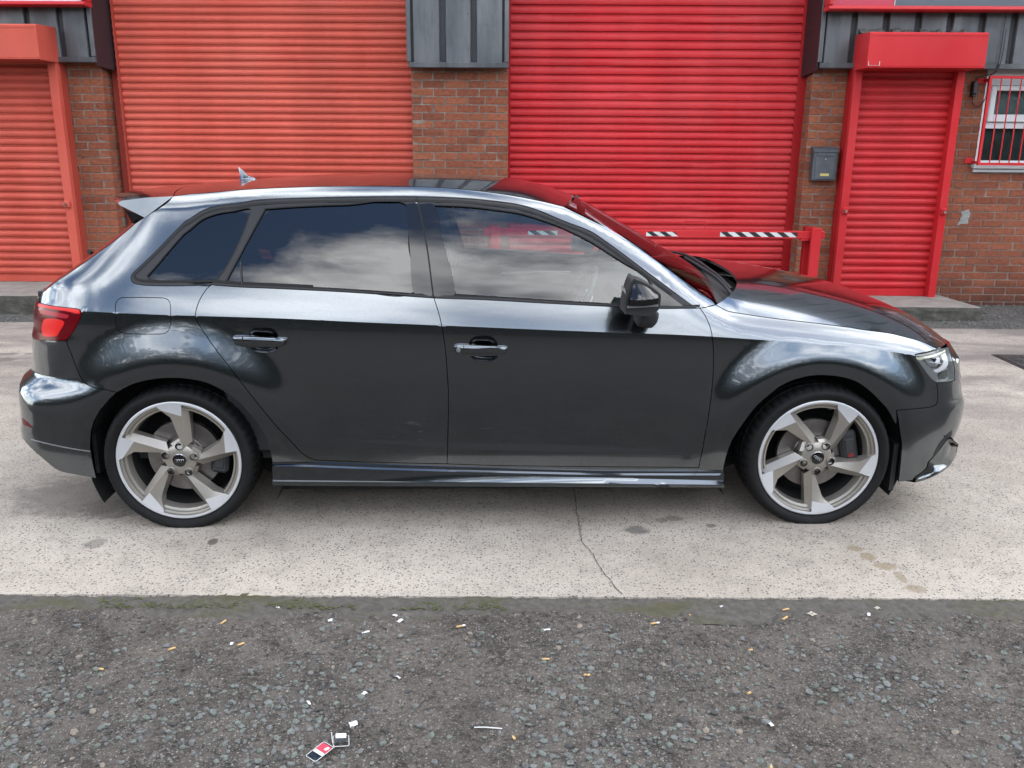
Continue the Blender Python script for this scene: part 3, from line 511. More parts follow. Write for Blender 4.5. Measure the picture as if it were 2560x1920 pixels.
stones('wall_gravel',2600,lambda rs:(rs.uniform(-5.6,-4.2) if rs.random()<.4 else rs.uniform(3.2,5.2),rs.uniform(-1.5,-.02)),(.004,.016),lambda x,y:-.014,SM,'dirty gravel along the foot of the brick wall',23)
# ================================================================== BUILDING
bld=empty('industrial_unit',(0,0,0)); tag(bld,'red brick industrial unit with four red roller shutters and dark grey metal cladding','building')
def part(name,parent=bld,label=None):
    o=empty(name,(0,0,0),parent)
    if label: o['label']=label
    return o
# ---- bricks
CH=.0755; Z_TOP=2.2245
brick_meshes=[]
for k in range(5):
    r=random.Random(40+k); bm=bmesh.new(); bmesh.ops.create_cube(bm,size=1); bmesh.ops.bevel(bm,geom=bm.edges[:],offset=.045,segments=1,affect='EDGES')
    for q in bm.verts: q.co+=Vector((r.uniform(-.012,.012),r.uniform(-.03,.03),r.uniform(-.03,.03)))
    me=bpy.data.meshes.new('brick'); bm.to_mesh(me); bm.free(); me.materials.append(MAT['brick']); brick_meshes.append(me)
rb=random.Random(99)
def put_brick(parent,x0,x1,z0,z1,y0,y1):
    o=link('brick',rb.choice(brick_meshes),parent); g=.0052
    o.location=((x0+x1)/2,(y0+y1)/2+rb.uniform(-.0015,.0015),(z0+z1)/2); o.scale=(x1-x0-2*g+.0,y1-y0,z1-z0-2*g)
    o.rotation_euler=(0,rb.uniform(-.004,.004),rb.uniform(-.004,.004)); return o
def pier(name,x0,x1,brA,brB,zlo,label,depth=(.105,.215),ret=None):
    p=part(name,bld,label)
    MB().box(x0+.004,x1-.004,.0045,.30,-.05,Z_TOP+.08).build('mortar_core',MAT['mortar'],p)
    n=0; hid=MB()
    while True:
        z1=Z_TOP+CH-n*CH; z0=z1-CH
        if z1<0: break
        br=[x0]+[x0+q for q in (brA if n%2==0 else brB)]+[x1]
        for i,(a,c) in enumerate(zip(br,br[1:])):
            a2=a-.0052 if i==0 else a; c2=c+.0052 if i==len(br)-2 else c
            d=depth[n%2] if (i==0 or i==len(br)-2) else .10
            if z0>zlo: put_brick(p,a2,c2,z0,z1,0,d)
            else: hid.box(a2+.005,c2-.005,0,d,z0+.005,z1-.005,0,.003)
            if d<.2 and z0>zlo and ((ret=='r' and i==len(br)-2) or (ret=='l' and i==0)):
                put_brick(p,(x1-.10 if ret=='r' else x0-.0052),(x1+.0052 if ret=='r' else x0+.10),z0,z1,d+.011-.005,.222)
        n+=1
    if hid.v:
        o=hid.build('lower_bricks',MAT['brick'],p); o['kind']='stuff'
    return p
pier('brick_pier',-1.138,-.190,[.102,.326,.551,.722],[.216,.440,.664,.838],1.0,'brick pier between the two large shutters')
pier('brick_pier',-4.53,-4.17,[.14],[.035,.255],.80,'narrow brick pier between the left door shutter and the large shutter',ret='r')
pier('brick_pier',2.756,3.092,[.105],[.205],.48,'narrow brick pier behind the letterbox',ret='l')
wl=part('brick_wall',bld,'brick wall below and beside the barred window')
MB().box(4.20,9,.0045,.30,-.05,1.335).box(4.20,4.428,.0045,.10,1.335,2.31).box(5.75,9,.0045,.30,1.335,2.31).build('mortar_core',MAT['mortar'],wl)
hid=MB(); n=0
while True:
    z1=Z_TOP+CH-n*CH-.012; z0=z1-CH
    if z1<.02: break
    xs=4.195; first=[.045,.158][n%2] if z0>1.31 else [.045+.01,.160][n%2]
    lim=4.432 if z0>1.30 else 9.0
    cuts=[xs]; q=xs+first
    while q<lim-.02: cuts.append(q); q+=.2255
    cuts.append(lim)
    for a,c in zip(cuts,cuts[1:]):
        if a<4.95: put_brick(wl,a,min(c,lim),z0,z1,0,.10)
        else: hid.box(a+.005,c-.005,0,.1,z0+.005,z1-.005,0,.003)
    if z0>1.30:
        q=5.75
        while q<9: hid.box(q+.005,q+.22,0,.1,z0+.005,z1-.005,0,.003); q+=.2255
    n+=1
o=hid.build('further_bricks',MAT['brick'],wl); o['kind']='stuff'
# grey filler smear on the bricks
r=random.Random(3); pts=[]
for k in range(26):
    a=2*math.pi*k/26; rr=(.052+.03*mnoise.noise(Vector((math.cos(a)*2.2,math.sin(a)*2.2,5))))*(1.15 if abs(math.sin(a))>.6 else .85); pts.append((4.405+rr*math.cos(a)*1.0+.012*math.sin(a),.872+rr*math.sin(a)*1.25))
MB().prism(pts,-.0045,.004).build('filler_smear',MAT['plaster'],wl)
# left-hand continuation (outside the frame)
pl=part('brick_return',bld); MB().box(-9,-5.70,.0,.3,-.05,2.3).build('wall_block',MAT['brick'],pl)
# ---- roller shutters
def profile_round(p):
    pr=[(0,.008),(.0012,.0005),(.0098*p/.0709,-.0008),(.0112*p/.0709,.008),(.0138*p/.0709,.008)]
    a,b_=.0142*p/.0709,.0685*p/.0709
    for i in range(11):
        t=i/10; pr.append((a+(b_-a)*t,-.0175*math.sin(math.pi*(.06+.88*t))**.75+.001))
    pr.append((b_+.0006,.008)); pr.append((p,.008)); return pr
def profile_flat(p):
    return [(0,.020),(.0015,.020),(.0135,.020),(.0165,.010),(.0195,-.001),(.030,-.0045),(.046*p/.0711,-.0035),(p-.006,.0025),(p-.002,.007),(p-.0005,.020),(p,.020)]
def slat_mesh(name,prof,x0,x1,mat,dent=0,seed=1):
    nx=2 if not dent else 60; b=MB(); k=len(prof); v=[];r=random.Random(seed)
    for i in range(nx):
        x=x0+(x1-x0)*i/(nx-1)
        for z,y in prof: v.append((x,y+(dent*mnoise.noise(Vector((x*3.1,z*20,seed)))),z+(dent*.35*mnoise.noise(Vector((x*2,3,seed))) if dent else 0)))
    f=[(i*k+j,(i+1)*k+j,(i+1)*k+j+1,i*k+j+1) for i in range(nx-1) for j in range(k-1)]
    b.add(v,f); return b.mesh(name,mat,40)
def shutter(label,x0,x1,y,levels,prof,mat,dents=()):
    s=part('roller_shutter',bld,label); cache={}
    for i,(z,p) in enumerate(levels):
        d=i in dents; key=(round(p,5),i if d else i%7)
        if key not in cache:
            cache[key]=slat_mesh('slat',prof(p),x0,x1,mat,.007 if d else .0022,i+1)
        o=link('slat',cache[key],s,(0,y,z))
    return s
P_L=(2.815-1.113)/24; z=2.815-40*P_L; lv=[]
while z<.04: z+=P_L
while z<3.5: lv.append((z,P_L)); z+=P_L
sh=shutter('large salmon red roller shutter behind the rear of the car',-4.085,-1.10,.165,lv,profile_round,MAT['red_l'])
MB().box(-4.165,-4.066,.205,.26,0,3.5).build('guide_rail',MAT['red_deep_l'],sh); MB().box(-4.066,-4.052,.118,.26,0,3.5).build('guide_edge',MAT['red_deep_l'],sh)
MB().box(-4.06,-1.10,.15,.20,-.01,lv[0][0]).build('bottom_bar',MAT['red_deep_l'],sh)
PU=(2.858-1.978)/11; PLo=(1.823-1.254)/8; lv=[]; z=1.823-PLo*25
while z<1.8: lv.append((z-.008,PLo)); z+=PLo
lv.append((z-.008,1.978-1.823)) if False else None
lv.append((1.823-.008,.0755)); lv.append((1.8985-.008,.0795))
z=1.978
while z<3.5: lv.append((z-.008,PU)); z+=PU
sh=shutter('large crimson corrugated shutter behind the front doors and bonnet',-.22,2.70,.215,lv,profile_flat,MAT['red_r'],dents=(27,4,36,31,12))
MB().box(2.672,2.760,.205,.27,0,3.5).build('guide_rail',MAT['red_deep'],sh); MB().box(-.22,-.17,.205,.27,0,3.5).build('guide_rail',MAT['red_deep'],sh)
MB().box(-.2,2.70,.19,.23,-.01,lv[0][0]).build('bottom_bar',MAT['red_deep'],sh)
def door_shutter(label,gl0,gl1,gr0,gr1,bx0,bx1,z_sl,zbot,ztop,mat,deep,p,boxz,lockz,sides):
    lv=[];z=z_sl
    while z<ztop: lv.append((z,p)); z+=p
    s=shutter(label,gl1-.02,gr0+.02,-.075,lv,profile_round,mat)
    for a,c in ((gl0,gl1),(gr0,gr1)):
        MB().box(a,c,-.172,.0,zbot,boxz[0]+.01,0,.004).build('guide_rail',mat,s)
    MB().box(gl0-.008,gl0-.0005,-.105,-.002,zbot,boxz[0],0,0).build('angle_strip',deep,s); MB().box(gr1+.0005,gr1+.008,-.105,-.002,zbot,boxz[0]).build('angle_strip',deep,s)
    b=MB().box(gl1+.002,gr0-.002,-.092,-.055,zbot,z_sl-.001,0,.003).box(gl1+.01,gr0-.01,-.098,-.093,zbot+.004,zbot+.010)
    b.build('bottom_bar',mat,s)
    # boxed hood
    z0,z1=boxz; prof=[(0,z0),(-.44,z0),(-.465,z0+.004),(-.47,z0+.02),(-.47,z1-.012),(-.455,z1),(-.12,z1+.012),(0,z1+.012)]
    h=MB(); h.prism(prof,bx0,bx1,'x'); h.build('shutter_box',mat,s)
    for sx in (bx0-.0035,bx1+.0005):
        MB().box(sx,sx+.003,-.466,-.01,z0+.001,z1-.002).build('end_plate',mat,s)
    MB().box(bx0+.01,bx1-.01,-.4735,-.4705,z0+.006,z0+.012).box(bx0+.01,bx1-.01,-.4735,-.4705,z1-.03,z1-.026).build('folded_seam',mat,s)
    rv=MB()
    for zz in np.arange(zbot+.25,boxz[0]-.1,.28):
        for sx in sides:
            rv.lathe([(.0,-.004),(.006,-.003),(.008,0)],8,axis='x'); 
            for q in range(len(rv.v)-24,len(rv.v)): rv.v[q]=(rv.v[q][0]+sx,rv.v[q][1]-.135,rv.v[q][2]+zz)
    rv.build('rivets',mat,s)
    for gx in lockz[1]:
        l=MB(); l.box(gx-.028,gx+.028,-.205,-.172,lockz[0]-.035,lockz[0]+.035,0,.010); l.build('lock_housing',mat,s)
        c=MB(); c.lathe([(.0,-.235),(.0125,-.235),(.0135,-.230),(.0135,-.205)],16)
        c.v=[(x+gx-.006,y,z+lockz[0]-.004) for x,y,z in c.v]; c.build('lock_barrel',MAT['steel'],s,smooth=40)
    return s
door_shutter('narrow crimson door shutter right of the letterbox',3.096,3.172,4.062,4.134,3.092,4.158,.158,.088,2.245,MAT['red_r'],MAT['red_deep'],.0752,(2.247,2.556),(.945,(3.135,4.098)),())
door_shutter('narrow salmon red door shutter at the left edge',-5.62,-5.55,-4.608,-4.522,-5.64,-4.512,.212,.150,2.27,MAT['red_l'],MAT['red_deep_l'],.0755,(2.276,2.585),(.945,(-4.574,)),(-4.5205,))
# torn label marks on the right box
lm=MB()
for a,c,z0,z1 in ((3.1015,3.106,2.268,2.305),(3.201,3.206,2.268,2.303),(3.106,3.20,2.2685,2.2705)): lm.box(a,c,-.4745,-.4712,z0,z1)
lm.build('label_remains',MAT['tape_w'],bld)
# ---- metal cladding
def cladding(label,x0,x1,panels,z0,z1,y,returns=(),edge=(True,True)):
    c=part('metal_cladding',bld,label)
    MB().box(x0+.01,x1-.01,y+.035,.02,z0+.02,z1).build('backing',MAT['clad_dark'],c)
    for a,b_ in panels:
        b=MB(); zs=np.linspace(z0+.045,z1,14); v=[]
        xs=[a,a+.012,a+.018,b_-.018,b_-.012,b_]
        ys=[.034,.030,0,0,.030,.034]
        xs=[a,a+.004,a+.012]+list(np.linspace(a+.03,b_-.03,5))+[b_-.012,b_-.004,b_]; ys=[.034,.012,.002]+[0]*5+[.002,.012,.034]
        for zz in zs:
            for x,yy in zip(xs,ys): v.append((x,y+yy+(.0035*mnoise.noise(Vector((x*3,zz*2.2,a*7))) if yy<.01 else 0),zz))
        k=len(xs); b.add(v,[(i*k+j,i*k+j+1,(i+1)*k+j+1,(i+1)*k+j) for i in range(len(zs)-1) for j in range(k-1)]); b.build('panel',MAT['clad'],c,smooth=35)
        for q in (b_+.022,):
            s=MB(); s.lathe([(0,-.006),(.006,-.004),(.0075,0)],8); s.v=[(p[0]+q,p[1]+y+.033,p[2]+z0+.07) for p in s.v]; s.build('screw',MAT['clad_dark'],c)
    MB().prism([(y+.02,z0+.046),(y-.012,z0+.046),(y-.016,z0+.042),(y-.014,z0+.002),(y-.008,z0-.004),(y+.05,z0-.004)],x0+.02 if edge[0] else x0,x1-.0 if edge[1] else x1,'x').build('bottom_trim',MAT['clad'],c)
    if edge[0]: MB().box(x0,x0+.040,y-.006,y+.05,z0+.05,z1,0,.003).build('corner_flashing',MAT['clad'],c)
    if edge[1]: MB().box(x1-.040,x1,y-.006,y+.05,z0+.05,z1,0,.003).build('corner_flashing',MAT['clad'],c)
    for (xa,ya,xb,yb,zb) in returns:
        b=MB(); b.add([(xa,ya,zb),(xb,yb,zb-.038),(xb,yb,z1),(xa,ya,z1),(xa+(.004 if xb<xa else -.004),ya,zb),(xb+(.004 if xb<xa else -.004),yb,zb-.038),(xb+(.004 if xb<xa else -.004),yb,z1),(xa+(.004 if xb<xa else -.004),ya,z1)],[(0,1,2,3),(7,6,5,4),(0,4,5,1),(2,6,7,3),(1,5,6,2),(0,3,7,4)]); b.build('reveal_flashing',MAT['maroon'],c)
    return c
ZC=2.256
cladding('dark metal cladding above the middle pier',-1.158,-.184,[(-1.100,-.838),(-.790,-.542),(-.496,-.238)],ZC,3.42,-.125)
pan=[(2.795,3.040)]; q=3.085
while q<6: pan.append((q,q+.250)); q+=.2975
cladding('dark metal cladding above the right door shutter and window',2.748,6.0,pan,2.272,3.42,-.125,[(2.749,-.115,2.698,.20,2.248)],(True,False))
pan=[(-4.438,-4.212)]; q=-4.485
while q>-7: pan.append((q-.27,q)); q-=.3125
cladding('dark metal cladding above the left door shutter',-7,-4.150,pan,2.285,3.42,-.125,[(-4.151,-.115,-4.072,.20,2.256)],(False,True))
up=part('upper_cladding',bld)
b=MB(); q=-14
while q<14: b.box(q,q+.28,-.128,-.10,3.43,5.3,0,.012); q+=.31
b.box(-14,14,-.10,.3,3.43,5.3); b.box(-14,14,-.22,.1,5.3,5.42,0,.01); o=b.build('facade_ribs',MAT['clad'],up); o['kind']='stuff'
MB().box(-14,14,.3,8,0,5.2).build('building_body',MAT['clad_dark'],up)
# foil remains and dangling cable over the right box
fl=MB(); r=random.Random(8)
for (a,b_) in ((3.10,3.33),(3.40,3.60),(3.66,3.86),(3.95,4.09)):
    k=9; v=[];
    for i in range(k):
        x=a+(b_-a)*i/(k-1); v+=[(x,-.20-.02*r.random(),2.572+.004*r.random()),(x,-.135-.006*r.random(),2.60+.028*r.random()+.012*math.sin(i))]
    fl.add(v,[(2*i,2*i+2,2*i+3,2*i+1) for i in range(k-1)])
fl.build('torn_flashing_tape',simple('grey_flashing_tape',(.17,.16,.15),.6,.1,var=.3,scale=20),bld)
# ---- window, sill, grille
wn=part('window',bld,'white upvc window behind red bars')
fr=MB(); X0,X1w=4.432,5.74
fr.box(X0,X0+.062,.03,.10,1.335,2.30).box(X0+.062,X1w,.03,.10,2.135,2.30).box(X0+.062,X1w,.035,.095,1.735,1.79).box(X0,X1w,.025,.10,1.335,1.43).box(5.68,X1w,.03,.10,1.43,2.135).box(5.05,5.11,.03,.095,1.43,1.735)
fr.build('frame',MAT['white'],wn)
v=MB(); v.box(X0+.062,X0+.115,.008,.08,1.795,2.13,0,.006).box(X0+.115,5.60,.008,.08,2.085,2.13,0,.006).box(X0+.115,5.60,.008,.08,1.795,1.865,0,.006).box(5.60,5.66,.008,.08,1.795,2.13,0,.006); v.build('vent_sash',MAT['white'],wn)
MB().box(X0+.06,5.68,.060,.066,1.43,1.735).build('pane',MAT['pane'],wn); MB().box(X0+.116,5.60,.045,.051,1.866,2.084).build('pane',MAT['pane'],wn)
MB().box(X0,5.74,.10,.105,1.80,2.3).build('blind',simple('pale_grey_blind',(.55,.57,.57),.8,var=.1,scale=3),wn)
MB().box(X0,5.74,.10,.11,1.33,1.798).build('dark_board',simple('dim_board',(.16,.165,.16),.7,var=.3,scale=4),wn)
MB().box(4.395,5.78,-.055,.05,1.352,1.415,0,.004).box(4.408,5.78,-.030,.05,1.318,1.345,0,.003).build('sill',MAT['white'],wn)
tr=MB(); pts=[]
for i in range(24):
    zz=1.40+i*(2.16-1.40)/23; pts.append((4.427-.006*abs(math.sin(i*1.9)),zz))
tr.prism(pts+[(4.447,2.16),(4.447,1.40)],-.004,.06).build('sealant_edge',MAT['white'],wn)
gr=part('window_grille',bld,'red steel security bars over the window')
g=MB(); g.box(4.388,4.412,-.135,-.108,1.388,2.208).box(4.388,5.72,-.137,-.109,2.186,2.211).box(4.388,5.72,-.137,-.109,1.386,1.411); g.build('frame',MAT['red_r'],gr)
x=4.506
while x<5.7:
    MB().tube([(x,-.122,1.40),(x,-.122,2.20)],.0062,8).build('bar',MAT['red_r'],gr,smooth=40); x+=.0945
h=MB(); h.box(4.318,4.40,-.012,-.0005,1.398,1.458,0,.003).box(4.385,4.40,-.125,-.01,1.40,1.425).box(4.335,4.42,-.012,-.0005,2.145,2.20,0,.003).box(4.395,4.412,-.11,-.01,2.16,2.19); h.build('wall_bracket',MAT['red_r'],gr)
# ---- rest of the facade outside the frame: plain brick right of everything handled above
# ================================================================== THINGS ON THE BUILDING
s=empty('sign',(-4.9,-.2,3.0)); tag(s,'white signboard in a red frame above the left door shutter','sign')
def loc(o,root): o.location=tuple(-c for c in root.location); return o
loc(MB().box(-7,-4.152,-.275,-.15,2.792,3.4).build('board',MAT['white'],s),s)
loc(MB().prism([(-.15,2.768),(-.305,2.768),(-.315,2.776),(-.305,2.800),(-.278,2.806),(-.15,2.806)],-7,-4.118,'x').box(-4.152,-4.118,-.310,-.15,2.807,3.4,0,.006).build('frame',MAT['red_r'],s),s)
s=empty('sign',(3.6,-.2,3.0)); tag(s,'red and grey signboard in a red frame above the right door shutter','sign')
loc(MB().box(2.79,3.352,-.275,-.15,2.79,3.4).build('red_panel',MAT['signred'],s),s)
loc(MB().box(3.356,6,-.279,-.15,2.79,3.4).build('grey_panel',MAT['signgrey'],s),s)
loc(MB().box(3.3515,3.3565,-.281,-.15,2.79,3.4).build('white_line',MAT['white'],s),s)
loc(MB().prism([(-.15,2.762),(-.305,2.762),(-.315,2.772),(-.305,2.796),(-.282,2.802),(-.15,2.802)],2.752,6,'x').box(2.752,2.788,-.312,-.15,2.803,3.4,0,.008).build('frame',MAT['red_r'],s),s)
lb=empty('letterbox',(2.93,-.05,1.23)); tag(lb,'small dark grey metal letterbox on the narrow brick pier','letterbox')
b=MB(); b.prism([(-.002,1.228),(-.094,1.228),(-.098,1.24),(-.098,1.50),(-.085,1.525),(-.06,1.538),(-.002,1.545)],2.806,3.036,'x'); loc(b.build('body',MAT['grey_box'],lb),lb)
loc(MB().prism([(-.0,1.546),(-.062,1.540),(-.090,1.527),(-.108,1.508),(-.108,1.498),(-.10,1.498),(-.086,1.519),(-.06,1.533),(-.0,1.540)],2.798,3.044,'x').build('lid',MAT['grey_box'],lb),lb)
loc(MB().box(2.838,3.006,-.104,-.0985,1.462,1.492,0,.003).build('slot_flap',MAT['grey_box'],lb),lb)
loc(MB().box(2.826,3.018,-.103,-.0985,1.242,1.452,0,.004).build('door',MAT['grey_box'],lb),lb)
loc(MB().box(2.882,2.968,-.1065,-.1035,1.272,1.296).build('name_plate',MAT['brass'],lb),lb)
c=MB(); c.lathe([(0,-.112),(.0085,-.112),(.0095,-.108),(.0095,-.103)],14); c.v=[(x+2.922,y,z+1.432) for x,y,z in c.v]; loc(c.build('lock',MAT['steel'],lb,smooth=40),lb)
jb=empty('cable_connector',(4.30,-.04,2.1)); tag(jb,'small black cable connector on the brick beside the barred window','electrical box')
loc(MB().box(4.278,4.321,-.07,-.004,2.050,2.168,0,.006).box(4.281,4.318,-.064,-.006,2.024,2.049,0,.006).build('case',MAT['black'],jb),jb)
cab=[(4.452,-.14,2.79),(4.447,-.146,2.62),(4.443,-.15,2.42),(4.436,-.15,2.29),(4.410,-.14,2.232),(4.37,-.06,2.216),(4.330,-.03,2.208),(4.306,-.03,2.192),(4.300,-.036,2.165)]
cab2=[(4.300,-.036,2.03),(4.300,-.03,1.99),(4.318,-.025,1.955),(4.352,-.022,1.938),(4.386,-.025,1.944),(4.410,-.03,1.975),(4.424,-.035,2.03),(4.424,-.04,2.10),(4.420,-.05,2.18),(4.416,-.10,2.225)]
cab3=[(4.470,-.145,2.62),(4.468,-.15,2.45),(4.455,-.15,2.31),(4.430,-.145,2.245),(4.416,-.10,2.222)]
def cr_s(P,k=6):
    P=[Vector(p) for p in P]; o=[]
    for i in range(len(P)-1):
        a=P[max(i-1,0)];b=P[i];c=P[i+1];d=P[min(i+2,len(P)-1)]
        for j in range(k):
            t=j/k; o.append(.5*((2*b)+(c-a)*t+(2*a-5*b+4*c-d)*t*t+(3*b-a-3*c+d)*t**3))
    return o+[P[-1]]
b=MB()
for q in (cab,cab2,cab3): b.tube(cr_s(q),.0042,6)
loc(b.build('cable',MAT['black'],jb,smooth=60),jb)
# ---- steel barrier in front of the crimson shutter
br=empty('security_barrier',(1.2,-.5,0)); tag(br,'red steel bar barrier with black and white striped tape in front of the crimson shutter','barrier')
YB=-.5
loc(MB().box(-.40,2.845,YB-.03,YB+.03,.700,.772,0,.004).build('bar',MAT['red_r'],br),br)
for xa,xb,zt in ((2.708,2.798,.805),(-.336,-.242,.787)):
    loc(MB().box(xa,xb,YB-.075,YB-.032,0,zt,0,.004).build('post',MAT['red_r'],br),br)
    loc(MB().box(xa-.032,xb-.03,YB+.032,YB+.11,0,zt+.004,0,.004).build('rear_post',MAT['red_deep'],br),br)
loc(MB().tube([(1.515,YB,.765),(1.508,YB,.853),(1.714,YB,.855),(1.708,YB,.765)],.0075,8).build('handle',MAT['red_r'],br),br)
loc(MB().box(2.62,2.70,YB-.028,YB+.028,.684,.6995).build('stop_plate',MAT['red_r'],br),br)
def tape(x0,x1,z0,z1,n,y,torn=False):
    w=MB();k=MB();L=(x1-x0)/n; sl=.062
    for i in range(n):
        a=x0+i*L; q=[(a,z1),(a+L,z1),(a+L+sl,z0),(a+sl,z0)]
        q=[(min(max(p[0],x0),x1),p[1]) for p in q]
        if torn and i==n-1: q=[q[0],(q[1][0]-.02,z1-.008),(q[2][0]-.005,z0+.012),(q[3][0]-.01,z0+.014)]
        (k if i%2==0 else w).prism(q,y-.0012,y)
    q=[(x0,z1),(x0+.002,z1),(x0+sl,z0),(x0,z0)]; w.prism(q,y-.0012,y)
    loc(w.build('white_stripes',MAT['tape_w'],br),br); loc(k.build('black_stripes',MAT['tape_k'],br),br)
tape(1.851,2.586,.7165,.760,11,YB-.0305); tape(1.147,1.455,.7145,.757,5,YB-.0305,True); tape(.02,.30,.716,.757,4,YB-.0305); 
# ---- doorsteps
def step(name,label,x0,x1,yf,zb,zf,seed):
    v=[];f=[];nx,ny=40,12
    def P(u,w):
        x=x0+(x1-x0)*u; y=yf*(1-w); z=zf+(zb-zf)*w
        return (x,y,z)
    b=MB()
    bm=bmesh.new()
    top=[[bm.verts.new(Vector(P(i/nx,j/ny))+Vector((0,0,.004*mnoise.noise(Vector((i*.4,j*.4,seed)))))) for i in range(nx+1)] for j in range(ny+1)]
    for j in range(ny):
        for i in range(nx): bm.faces.new((top[j][i],top[j][i+1],top[j+1][i+1],top[j+1][i]))
    def skirt(row):
        prev=row; K=5
        for k in range(1,K+1):
            cur=[]
            for q in row:
                t=k/K; c=q.co; d=.012*mnoise.noise(Vector((c.x*9,t*3+c.y*9,seed+2)))
                cur.append(bm.verts.new((c.x+(d if abs(c.x-x0)<1e-3 or abs(c.x-x1)<1e-3 else 0),c.y+(d-.004 if abs(c.y-yf)<.02 else 0),c.z*(1-t)-.03*t)))
            for i in range(len(row)-1): bm.faces.new((prev[i],cur[i],cur[i+1],prev[i+1]))
            prev=cur
    skirt(top[0]); skirt([top[j][nx] for j in range(ny+1)]); skirt([top[j][0] for j in range(ny,-1,-1)])
    me=bpy.data.meshes.new(name); bm.to_mesh(me); bm.free(); me.materials.append(MAT['step'])
    o=link(name,me); o.location=(0,0,0); tag(o,label,'doorstep'); return o
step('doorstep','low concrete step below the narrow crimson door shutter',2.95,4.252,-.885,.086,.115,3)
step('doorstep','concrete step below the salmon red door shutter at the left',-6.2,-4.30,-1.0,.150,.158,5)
dr=empty('drain_cover',(3.95,-2.6,0)); tag(dr,'dark metal drain cover with raised slots set in the concrete','drain cover')
dm=simple('rusty_cast_iron',(.085,.075,.07),.6,.5,var=.35,scale=12,bump=.3)
loc(MB().box(3.632,4.30,-2.86,-2.303,-.02,.004).build('frame',MAT['clad_dark'],dr),dr); loc(MB().box(3.66,4.27,-2.83,-2.33,-.01,.008,0,.002).build('plate',dm,dr),dr)
x=3.70
sm_=MB().box(-.0275,.0275,-.010,.010,.008,.014,0,.002).mesh('raised_bar',MAT['clad_dark'])
for i in range(6):
    for j in range(6): link('raised_bar',sm_,dr,(3.7275+i*.095-3.95,-2.79+j*.068+(i%2)*.034+2.6,0))
# ---- dark tree line across the yard behind the viewpoint (seen only as a reflection)
r=np.random.default_rng(5); V=[];F=[]
for k in range(15000):
    x=r.uniform(-70,70); top=7.2+2.6*mnoise.noise(Vector((x*.11,0,3)))+1.3*mnoise.noise(Vector((x*.4,1,3))); zz=r.random()**1.15*top; y=-34+r.uniform(-1.6,1.6)
    c=np.array([x,y,zz]); a=r.normal(size=3);a/=np.linalg.norm(a); t=np.cross(a,[0,0,1.]);t/=np.linalg.norm(t)+1e-6;u=np.cross(a,t);s_=r.uniform(.25,.6)
    o=len(V); V+=[tuple(c-t*s_),tuple(c-u*s_*.6),tuple(c+t*s_),tuple(c+u*s_*.6)]; F.append((o,o+1,o+2,o+3))
b=MB(); b.add(V,F); b.box(-70,70,-37,-36,-.03,4.2); o=b.build('tree_belt',simple('dark_foliage',(.028,.042,.018),.8,var=.5,scale=.5)); tag(o,'dark belt of trees along the far side of the yard',kind='stuff')  # solid box is unseen, added to close sky gaps in the door reflections
# ================================================================== LITTER
MAT['filter']=simple('cigarette_filter',(.62,.40,.17),.9,0,var=.15,scale=150)
MAT['paper']=simple('white_paper',(.74,.74,.72),.9,0,var=.08,scale=60)
MAT['beige']=simple('beige_card',(.50,.45,.36),.9,0,var=.15,scale=60)
MAT['ash']=simple('burnt_paper',(.30,.27,.23),.9,0,var=.4,scale=120)
MAT['clearp']=m_glass('clear_plastic',(.86,.88,.88),1.6,.08)
rl=random.Random(17)
def gz(x,y): return asph_z(x,y) if y<EDGE(x)-.09 else -.008
BUTT=[(-1.011,-6.37,1.05,0,'cigarette butt alone on the asphalt below the rear wheel'),
(-.909,-6.502,.95,0,'cigarette butt lying just right of a small white paper tab'),
(-1.123,-6.531,.7,0,'short broken cigarette butt beside a grey stone'),
(-1.298,-6.652,0.05,0,'cigarette butt lying level on bare asphalt, the leftmost butt'),
(-.21,-6.372,.35,1,'cigarette butt with a pale crushed end below the crack in the concrete'),
(.077,-6.561,.15,0,'cigarette butt near the middle of the asphalt, straight below the crack'),
(.201,-6.648,.25,2,'squashed cigarette butt bent in two'),
(.449,-6.334,.2,1,'cigarette butt with white paper still on its end'),
(.591,-6.275,-.6,0,'cigarette butt close to the mossy strip, right of the crack'),
(.925,-6.234,.25,0,'cigarette butt against the mossy strip, upper one of a close pair'),
(.907,-6.289,.65,0,'cigarette butt, lower one of the close pair near the mossy strip'),
(.743,-6.479,.2,3,'small scrap of cigarette filter on the right-hand asphalt'),
(.68,-6.715,.6,3,'frayed piece of cigarette filter among grey stones'),
(-.018,-6.944,-1.0,3,'pale cigarette filter half hidden by stones'),
(.659,-7.041,1.45,0,'cigarette butt standing nearly upright to the bottom edge of the picture')]
for x,y,a,kind,lab in BUTT:
    L=(.023,.021,.017,.012)[kind]; b=MB(); r_=.0040
    n=7; pts=[(-L/2+L*i/(n-1),(.0022*math.sin(i*1.1) if kind==2 else .0006*math.sin(i*2)),0) for i in range(n)]
    b.tube(pts,[r_*(1-.10*rl.random()) if not(kind==2 and i==3) else r_*.55 for i in range(n)],10,0)
    if kind==1:
        b.tube([(L/2+.0003,0,0),(L/2+.006,.0008,0),(L/2+.011,-.001,-.0005)],[r_*.95,r_*1.05,r_*.6],10,1); 
    b.v=[(p[0],p[1],p[2]*.78) for p in b.v]
    o=b.build('cigarette_butt',[MAT['filter'],MAT['paper']],smooth=50); o.location=(x,y,gz(x,y)+.0042); o.rotation_euler=(rl.uniform(-.1,.1),rl.uniform(-.12,.12),a)
    tag(o,lab,'cigarette butt','cigarette butts on the asphalt')
